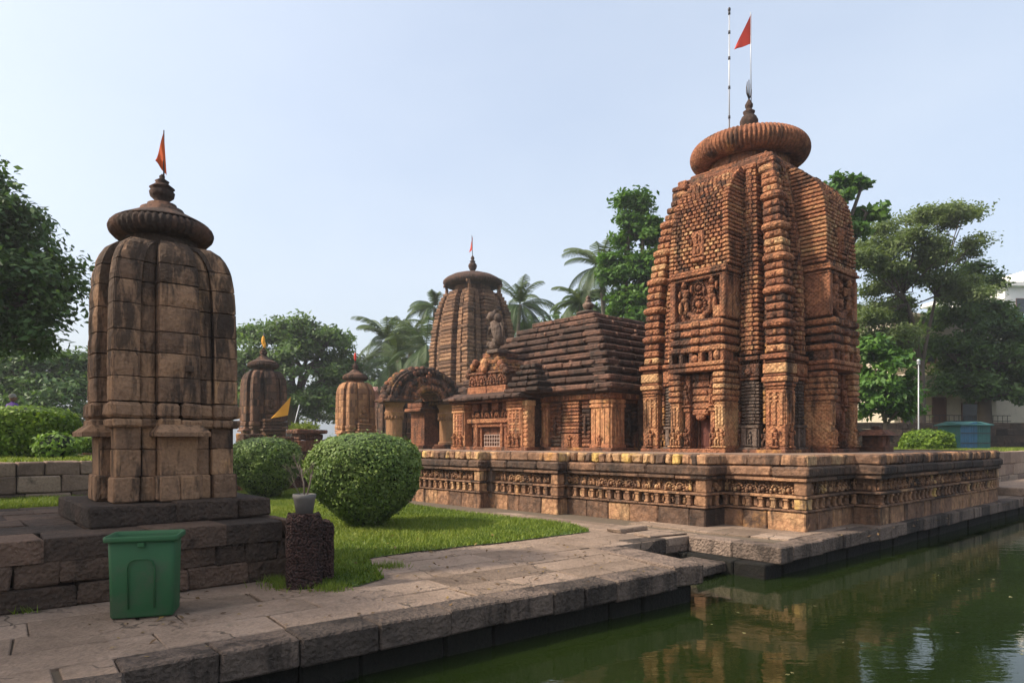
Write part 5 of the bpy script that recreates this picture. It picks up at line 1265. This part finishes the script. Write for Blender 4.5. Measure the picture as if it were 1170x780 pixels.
# ruined blocks, blue panel and leaning saffron flag above the retaining wall
x, y, _ = at(351, 23.0)
t = thing('stone_block', 'ruined reddish stone altar with grass on top above the retaining wall', 'altar', (x, y, GZ), TH)
b = MB(); b.cbox(-.5, .5, -.4, .4, -.1, .42, .03, .4, j=.02); b.cbox(-.42, .42, -.34, .34, .42, .62, .03, .3, j=.02); b.cbox(-.55, .55, -.45, .45, .62, .78, .04, .35, j=.02); b.cbox(-1.4, -.55, -.3, .4, -.1, .52, .03, .32, j=.03); b.cbox(.55, 1.2, -.3, .4, -.1, .36, .03, .36, j=.03); b.cbox(-2.2, -1.42, -.1, .4, -.1, .62, .03, .3, j=.03); b.build('blocks', M['sand_dark'], t)
me = leaves(np.stack([RNG.uniform(-.5, .3, 500), RNG.uniform(-.4, .4, 500), .80+np.abs(RNG.normal(size=500))*.09], 1), RNG.normal(size=(500, 3)), .10, RNG.uniform(.3, .9, 500)); link('grass_tuft', me, M['blade'], t)
x, y, _ = at(304, 22.3)
t = thing('solar_panel', 'tilted blue panel above the small round bush', 'panel', (x, y, GZ+.30), R(8)); t.rotation_euler = (R(14), R(-3), R(10))
b = MB(); b.cbox(-.58, .58, -.30, .30, 0, .03, .008, .5); b.build('glass', M['panel_blue'], t)
b = MB(); b.cbox(-.60, .60, -.33, -.295, -.015, .045, .006, .6); b.cbox(-.60, .60, .295, .33, -.015, .045, .006, .6); b.cbox(-.61, -.575, -.33, .33, -.015, .045, .006, .6); b.cbox(.575, .61, -.33, .33, -.015, .045, .006, .6)
for q in (-.2, .2): b.cbox(q-.008, q+.008, -.3, .3, .025, .036, .003, .7)
b.build('frame', M['steel'], t)
b = MB()
for q in (-.45, .45): b.tube([(q, 0, -.02), (q, .05, -.36)], .02, 6)
b.build('stand', M['iron'], t)
x, y, _ = at(331, 23.6)
pennant('pennant_flag', 'saffron flag on a leaning pole above the ruined stone altar', (x, y, GZ+.3), 1.35, (197, [(.32-.36, 1.62), (.06, .98), (.62, .86)]), 'flag_yellow', 'steel', pr=.022, lean=(.34, 0), wav=.03)

# people beyond the hedge
def person(label, loc, rz, joints, radii, edges, mat, extras):
    root = thing('person', label, 'person', loc, rz); me = bpy.data.meshes.new('body'); me.from_pydata(joints, edges, [])
    o = bpy.data.objects.new('body', me); C.objects.link(o); o.parent = root; me.materials.append(M[mat])
    sk = o.modifiers.new('skin', 'SKIN'); me.skin_vertices.new() if not me.skin_vertices else None
    for i, r in enumerate(radii): me.skin_vertices[0].data[i].radius = (r, r*.8)
    me.skin_vertices[0].data[0].use_root = True
    sb = o.modifiers.new('smooth', 'SUBSURF'); sb.levels = 2; sb.render_levels = 2
    for nm, bb, m_ in extras: bb.build(nm, M[m_], root)
    return root
J = [(0, 0, .92), (0, 0, 1.12), (0, 0, 1.34), (0, 0, 1.44), (.19, 0, 1.40), (.25, -.03, 1.14), (.16, -.16, 1.0), (-.19, 0, 1.40), (-.25, -.03, 1.14), (-.16, -.16, 1.0), (.10, 0, .50), (.10, .02, .06), (-.10, 0, .50), (-.10, .02, .06), (.11, -.12, .03), (-.11, -.12, .03), (0, -.01, 1.50)]
Eg = [(0, 1), (1, 2), (2, 3), (2, 4), (4, 5), (5, 6), (2, 7), (7, 8), (8, 9), (0, 10), (10, 11), (0, 12), (12, 13), (11, 14), (13, 15), (3, 16)]
Rd = [.15, .145, .16, .08, .085, .055, .04, .085, .055, .04, .085, .05, .085, .05, .04, .04, .055]
def head(b1, b2, z=1.60, x=0, y=-.02):
    b1.ell(x, y, z, .075, .092, .112, .5, 14, 10); b1.ell(x, y-.095, z-.01, .014, .02, .02, .5); 
    for s_ in (-1, 1): b1.ell(x+s_*.076, y+.01, z, .012, .022, .03, .5, 8, 6); b2.ell(x+s_*.03, y-.086, z+.015, .012, .008, .008, .1, 6, 4)
    b1.ell(x, y-.086, z-.055, .025, .01, .008, .2, 8, 4); b2.ell(x, y+.012, z+.045, .084, .098, .085, .5, 14, 8)
bh_, bc_ = MB(), MB(); head(bh_, bc_)
x, y, _ = at(14, 19.3)
person('person in a purple shirt and pale cap standing behind the hedge', (x, y, GZ), R(150), J, Rd, Eg, 'purple', [('head', bh_, 'skin'), ('cap', bc_, 'grey_hair')])
x, y, _ = at(-1, 18.8)
J2 = [(a, b_-(max(0, c-.92))*.75, c-(max(0, c-.92))*.2) for a, b_, c in J]
bh_, bc_ = MB(), MB(); head(bh_, bc_, 1.47, 0, -.50)
person('person in orange clothes bending forward behind the hedge', (x, y, GZ+.12), R(-75), J2, Rd, Eg, 'orange_cl', [('head', bh_, 'skin'), ('hair', bc_, 'dark_tr')])

# ------------------------------------------------------------------ right background: hut, lamp, houses, wall
x, y, _ = at(1101, 31)
t = thing('metal_hut', 'small teal and blue sheet metal hut under the trees', 'hut', (x, y, GZ-.1), R(14)); t.scale = (.86, .86, .88)
def corr(mb, w_, h0, h1, y_, t=.5, n=26, flip=False):
    for k in range(n):
        x0 = -w_/2+w_*k/n; x1 = x0+w_/n; f = (k+.5)/n; mb.cbox(x0, x1-.002, y_-.012*(k % 2), y_+.03, 0, h0+(h1-h0)*f, .006, random.gauss(t, .12))
b = MB(); corr(b, 1.05, 1.35, 1.55, -.7, n=14); b.M = np.array(Matrix.Translation((0, 0, 0))); o = b.build('front_panel', M['hut_blue'], t); o.location.x = -.42
b = MB(); corr(b, .85, 1.55, 1.4, -.7, n=12); o = b.build('side_panel', M['hut'], t); o.location.x = .53
b = MB(); b.box(-.93, .93, -.66, .7, 0, 1.34, .4); b.build('body', M['hut'], t)
b = MB(); b.prism([(-1.05, -.85), (1.05, -.85), (1.05, .85), (-1.05, .85)], 1.36, 1.40, t=.5); b.prism([(-1.05, -.85), (1.05, -.85), (1.05, .85), (-1.05, .85)], 1.40, 1.58, [(-1.0, -.1), (1.0, -.1), (1.0, .1), (-1.0, .1)], t=.5); b.build('roof', M['hut'], t)
b = MB(); 
for z in (.45, .95): b.cbox(-.94, .94, -.735, -.71, z, z+.04, .005, .4)
b.build('straps', M['iron'], t)
x, y, _ = at(1049.5, 28)
t = thing('lamp_post', 'thin pale grey lamp post beside the rounded hedge at right', 'lamp post', (x, y, GZ-.1))
b = MB(); b.tube([(0, 0, 0), (0, 0, 1.0), (0, 0, 3.7)], [.034, .028, .022], 8, .2); b.build('pole', M['steel'], t); b = MB(); b.ell(0, 0, 3.78, .07, .07, .08, .5); b.cbox(-.05, .05, -.05, .05, 3.64, 3.72, .01, .4); b.build('lamp_head', M['steel'], t)
t = thing('dark_wall', 'long dark stained wall under the trees behind the metal hut', 'wall', (14, 36, GZ), R(3))
b = MB(); course_wall(b, 30, [0, .35, .7, 1.05, 1.4], .3, (.5, 1.1), (.25, .12)); b.build('courses', M['terrace'], t)
# cream house
x0 = at(1022, 43)[0]; t = thing('house', 'cream two-storey house with a brown door half hidden by the trees', 'house', (x0, 43, GZ), R(8))
b = MB(); b.box(0, 7.2, 0, 8, 0, 8.2, .5); b.box(7.2, 16, 1.2, 8, 0, 5.2, .5); b.build('wall', M['cream'], t)
b = MB(); b.cbox(-.35, 7.5, -1.3, .0, 3.55, 4.5, .03, .45); b.cbox(-.2, 7.3, -1.0, 0, .95, 1.12, .02, .4); b.cbox(-.3, 7.4, -.4, 8.2, 8.2, 8.45, .03, .5); b.build('balcony_band', M['cream'], t)
def opening(x_, z, w_, h, nm, mt, yy=0.0):
    f = MB()
    for q0, q1, r0, r1 in ((-w_/2-.08, -w_/2, 0, h), (w_/2, w_/2+.08, 0, h), (-w_/2-.08, w_/2+.08, h, h+.08)): f.cbox(x_+q0, x_+q1, yy-.06, yy+.02, z+r0, z+r1, .01, .5)
    f.cbox(x_-w_/2-.12, x_+w_/2+.12, yy-.10, yy+.02, z-.07, z, .01, .5)
    o = f.build(nm, M['brown_door'], t); g = MB(); g.box(x_-w_/2+.002, x_+w_/2-.002, yy-.02, yy+.01, z+.002, z+h-.002, .5); g.build('leaf' if nm == 'door' else 'pane', M[mt], o)
opening(3.1, 1.14, .85, 2.0, 'door', 'brown_door'); opening(5.3, 1.6, 1.1, 1.2, 'window', 'glass'); opening(1.0, 1.6, .9, 1.2, 'window', 'glass'); opening(2.2, 5.4, 1.2, 1.4, 'window', 'glass'); opening(5.2, 5.4, 1.2, 1.4, 'window', 'glass')
b = MB()
for k in range(22): b.cbox(-.1+k*.34, -.07+k*.34, -1.0, -.97, 1.12, 2.0, .006, .5)
for z in (1.35, 1.65, 2.0): b.cbox(-.15, 7.3, -1.01, -.96, z, z+.04, .008, .5)
b.build('railing', M['iron'], t)
x0 = at(1148, 75)[0]; t = thing('apartment_block', 'tall white building with teal bands at the right edge above the trees', 'building', (x0, 75, GZ), R(6))
b = MB(); b.box(0, 18, 0, 12, 0, 17.4, .5); b.box(5, 18, 3, 12, 17.4, 20, .5); b.build('wall', M['white'], t)
b = MB(); 
for z in (5, 9, 13): b.cbox(-.2, 18.2, -.25, .3, z, z+1.3, .03, .5)
b.build('teal_bands', M['teal_band'], t)
b = MB(); b.cbox(-.6, 18.6, -.6, 12.5, 17.4, 17.9, .05, .6); b.build('roof_slab', M['white'], t)
for zz in (2.2, 6.5, 10.6, 14.6):
    for xx in (2.2, 6.5, 11): opening(xx, zz, 1.6, 1.5, 'window', 'glass')
x0 = at(405, 58)[0]; t = thing('house', 'pale pink house half hidden behind the palms', 'house', (x0, 58, GZ), R(-8))
b = MB(); b.box(0, 9, 0, 6, 0, 4.6, .5); b.build('wall', M['pinkwall'], t); b = MB(); b.cbox(-.4, 9.4, -.9, 6.3, 4.6, 4.95, .04, .55); b.cbox(-.3, 9.3, -.8, 0, 2.3, 2.5, .03, .6); b.build('roof_slab', M['pinkwall'], t)
opening(1.6, .9, 1.0, 1.3, 'window', 'glass'); opening(3.6, 3.0, 1.1, 1.1, 'window', 'glass'); opening(5.6, .9, 1.0, 1.3, 'window', 'glass')

# ------------------------------------------------------------------ trees
def T(px, Y, z=GZ-.1): return at(px, Y, z)
def lob(px, py, Y, w_, h, base, dY=0, d=None):
    """lobe centred on a picture point at depth Y+dY, relative to a root"""
    X, Yy, _ = at(px, Y+dY); return (X-base[0], Yy-base[1], zat(py, Y+dY)-base[2], w_, d or w_, h)
rt = T(-70, 17.6); tree('broad_tree', 'dense dark broad-leaved tree at the far left edge', rt,
    [lob(-10, 330, 17.6, 1.98, 1.65, rt), lob(-60, 280, 17.6, 2.11, 1.72, rt), lob(30, 345, 17.6, 1.25, 1.12, rt), lob(-110, 340, 17.6, 2.11, 1.72, rt), lob(8, 270, 17.6, 1.06, 0.92, rt), lob(45, 385, 17.6, 0.73, 0.46, rt), lob(5, 395, 17.6, 1.06, 0.59, rt), lob(-40, 220, 17.6, 1.19, 0.92, rt)],
    42000, .20, M['lf_dark'], (.28, 2.9), .46, nclump=34, group=None)
tree('shade_tree', 'broad leafy tree beyond the left edge shading the dark terrace', (-10.6, 5.0, .6), [(0, 0, 5.6, 2.4, 2.4, 1.5), (1.3, -.6, 4.7, 1.8, 1.8, 1.2), (-1.2, .8, 5.0, 1.8, 1.8, 1.2), (.4, -2.2, 5.0, 1.6, 1.6, 1.1), (0.3, 1.9, 4.6, 1.3, 1.3, .9)], 16000, .26, M['lf_dark'], (.25, 3.5), .6, nclump=24)
rt = T(45, 40); tree('round_tree', 'lower hazy green tree behind the bright hedge at left', rt, [lob(20, 430, 40, 2.6, 1.5, rt), lob(70, 425, 40, 1.9, 1.3, rt), lob(55, 455, 39, 2.6, 1.6, rt), lob(95, 440, 41, 1.8, 1.4, rt), lob(-20, 450, 40, 2.4, 1.8, rt), lob(25, 480, 39, 2.6, 1.3, rt)], 15000, .34, M['lf_dark'], (.3, 2.0), .7)
rt = T(335, 50); tree('banyan_tree', 'wide rounded green tree behind the small shrines', rt, [lob(335, 385, 50, 2.6, 1.5, rt), lob(300, 390, 50, 2.2, 1.3, rt), lob(285, 420, 50, 2.0, 1.6, rt), lob(372, 395, 50, 1.9, 1.4, rt), lob(345, 420, 49, 2.8, 1.7, rt), lob(385, 425, 50, 1.6, 1.6, rt), lob(325, 460, 49, 3.2, 1.8, rt), lob(375, 465, 49, 2.2, 1.8, rt), lob(275, 465, 50, 2.0, 1.6, rt)], 34000, .34, M['lf_mid'], (.5, 3.5), .62, nclump=30)
rt = T(725, 39); tree('broad_tree', 'bright leafy tree rising between the stepped hall and the great tower', rt, [lob(722, 245, 39, 1.0, 1.1, rt), lob(735, 270, 39, 1.5, 1.3, rt), lob(712, 310, 39, 1.2, 1.3, rt), lob(745, 315, 39, 1.6, 1.5, rt), lob(722, 355, 39, 1.4, 1.3, rt), lob(765, 350, 39, 1.6, 1.8, rt), lob(740, 390, 39, 2.0, 1.6, rt)], 32000, .30, M['lf_bright'], (.4, 6.5), .5, nclump=30)
rt = T(950, 33); tree('broad_tree', 'loose leafy tree with reaching branches right behind the great tower', rt, [lob(958, 222, 33, .9, .7, rt), lob(985, 212, 33, .8, .28, rt), lob(990, 243, 33, .85, .4, rt), lob(950, 262, 33, 1.0, .7, rt), lob(972, 262, 33, .7, .5, rt), lob(930, 240, 33, 1.2, 1.1, rt), lob(935, 300, 33, 1.3, 1.2, rt)], 9500, .34, M['lf_bright'], (.3, 8.0), .30, nclump=12, flat=.7, asp=.6)
rt = T(1052, 38); g_ = np.random.default_rng(11); L_ = []
for px_, py_, n_, sx_, sy_ in ((1065, 252, 7, 40, 12), (1030, 275, 7, 38, 14), (1090, 285, 8, 40, 14), (1000, 300, 6, 22, 18), (1050, 310, 7, 45, 14), (1010, 345, 6, 30, 18), (1080, 335, 6, 40, 16), (1035, 375, 5, 40, 16), (995, 365, 6, 22, 20), (1015, 395, 6, 28, 14)):
    for q in range(n_): L_.append(lob(px_+g_.uniform(-sx_, sx_), py_+g_.uniform(-sy_, sy_), 38+g_.uniform(-2, 2), g_.uniform(.5, .95), g_.uniform(.18, .42), rt))
tree('rain_tree', 'airy pale green tree with layered crown and sky gaps at right', rt, L_, 62000, .20, M['lf_rain'], (.26, 5.0), .46, nclump=7, flat=.6)
rt = T(1125, 41); tree('broad_tree', 'heavy dark green tree hanging over the teal hut at right', rt, [lob(1110, 325, 41, 1.7, 1.2, rt), lob(1100, 365, 40.5, 2.3, 1.4, rt), lob(1135, 375, 41, 1.9, 1.4, rt), lob(1085, 405, 40, 2.0, 1.1, rt), lob(1125, 415, 40, 2.5, 1.4, rt), lob(1165, 415, 41, 2.0, 1.6, rt), lob(1105, 440, 39.5, 1.9, .9, rt), lob(1150, 450, 40, 2.2, 1.0, rt), lob(1165, 390, 41, 1.2, 1.2, rt), lob(1195, 440, 41, 2.4, 1.8, rt)], 40000, .30, M['lf_mid'], (.42, 3.8), .55, nclump=26)
rt = T(1012, 30); tree('young_tree', 'low bright bushy tree between the great tower and the lamp post', rt, [lob(1012, 425, 30, 1.1, .9, rt), lob(1000, 450, 30, 1.0, .8, rt), lob(1030, 450, 30, .85, .7, rt), lob(1012, 470, 30, 1.1, .5, rt), lob(998, 405, 30, .8, .7, rt)], 7000, .30, M['lf_bright'], (.12, 1.3), .36, nclump=16)
GF = 'far trees along the back of the temple garden'
for i, (px, py, Y, w_, h) in enumerate(((160, 430, 62, 5, 3.2), (235, 425, 60, 5, 3.4), (410, 440, 70, 5, 2.8), (455, 450, 66, 4.5, 2.6), (610, 415, 60, 5, 3.5), (670, 390, 58, 5, 4.2), (850, 380, 58, 7, 5), (985, 410, 52, 4, 4), (1060, 440, 60, 5, 3.5), (1215, 420, 50, 5, 4), (-90, 430, 55, 6, 4), (1300, 400, 50, 6, 5), (-220, 420, 60, 7, 5))):
    rt = T(px, Y); tree('distant_tree', ['dark rounded', 'hazy spreading', 'tall bushy'][i % 3]+' far tree '+['behind the nearest shrine', 'between the nearest and blackened shrines', 'behind the tan shrine', 'below the coconut palms', 'behind the distant tan tower', 'behind the stepped roof', 'behind the great tower', 'behind the low bushy tree', 'behind the cream house', 'past the right edge', 'past the dark left tree', 'far beyond the right edge', 'far beyond the left edge'][i], rt,
        [lob(px, py, Y, w_, h, rt), lob(px-w_*8, py+12, Y, w_*.7, h*.8, rt), lob(px+w_*8, py+10, Y, w_*.7, h*.8, rt), lob(px, py+35, Y-1, w_*1.2, h*.8, rt)], 7000, .55, M['lf_dark'] if i % 2 else M['lf_grey'], (.4, 3), 1.0, group=GF, nclump=18)
for i, (px, py, Y, r_, n_, lx, lab) in enumerate(((442, 388, 55, 2.9, 22, -.6, 'coconut palm with the fullest crown, left of the distant tower'), (472, 380, 60, 2.7, 20, .8, 'coconut palm leaning right between its neighbours beside the distant tower'), (497, 352, 56, 2.6, 18, .3, 'coconut palm half hidden by the left edge of the distant tower'), (487, 398, 50, 3.4, 20, .2, 'low coconut palm with yellowing drooping fronds above the arch'), (455, 412, 52, 3.0, 18, -.3, 'short coconut palm low above the arch gateway'), (594, 348, 52, 2.8, 22, .4, 'coconut palm just right of the distant tower'), (686, 305, 44, 2.6, 22, -.5, 'tall coconut palm left of the bright leafy tree'), (664, 345, 46, 1.9, 16, .2, 'young coconut palm above the stepped roof finial'))):
    x, y, _ = at(px-lx*F/Y, Y); palm((x, y, GZ-.2), zat(py, Y)-GZ+.2, (lx, 0), lab, r_*1.15, n_+8, .85, 40+i)

# ------------------------------------------------------------------ hazy air
b = MB(); b.box(-125, 130, -50, 125, -2.6, 32, .5); hz = b.build('haze', None); tag(hz, kind='stuff')
hm = bpy.data.materials.new('hazy_air'); hm.use_nodes = True; t_ = hm.node_tree; t_.nodes.clear()
ho = t_.nodes.new('ShaderNodeOutputMaterial'); hv = t_.nodes.new('ShaderNodeVolumePrincipled'); hv.inputs['Color'].default_value = (.93, .95, 1, 1); hv.inputs['Density'].default_value = .0008; hv.inputs['Anisotropy'].default_value = .3
t_.links.new(hv.outputs[0], ho.inputs['Volume']); hz.data.materials.append(hm)
SC.cycles.volume_bounces = 0
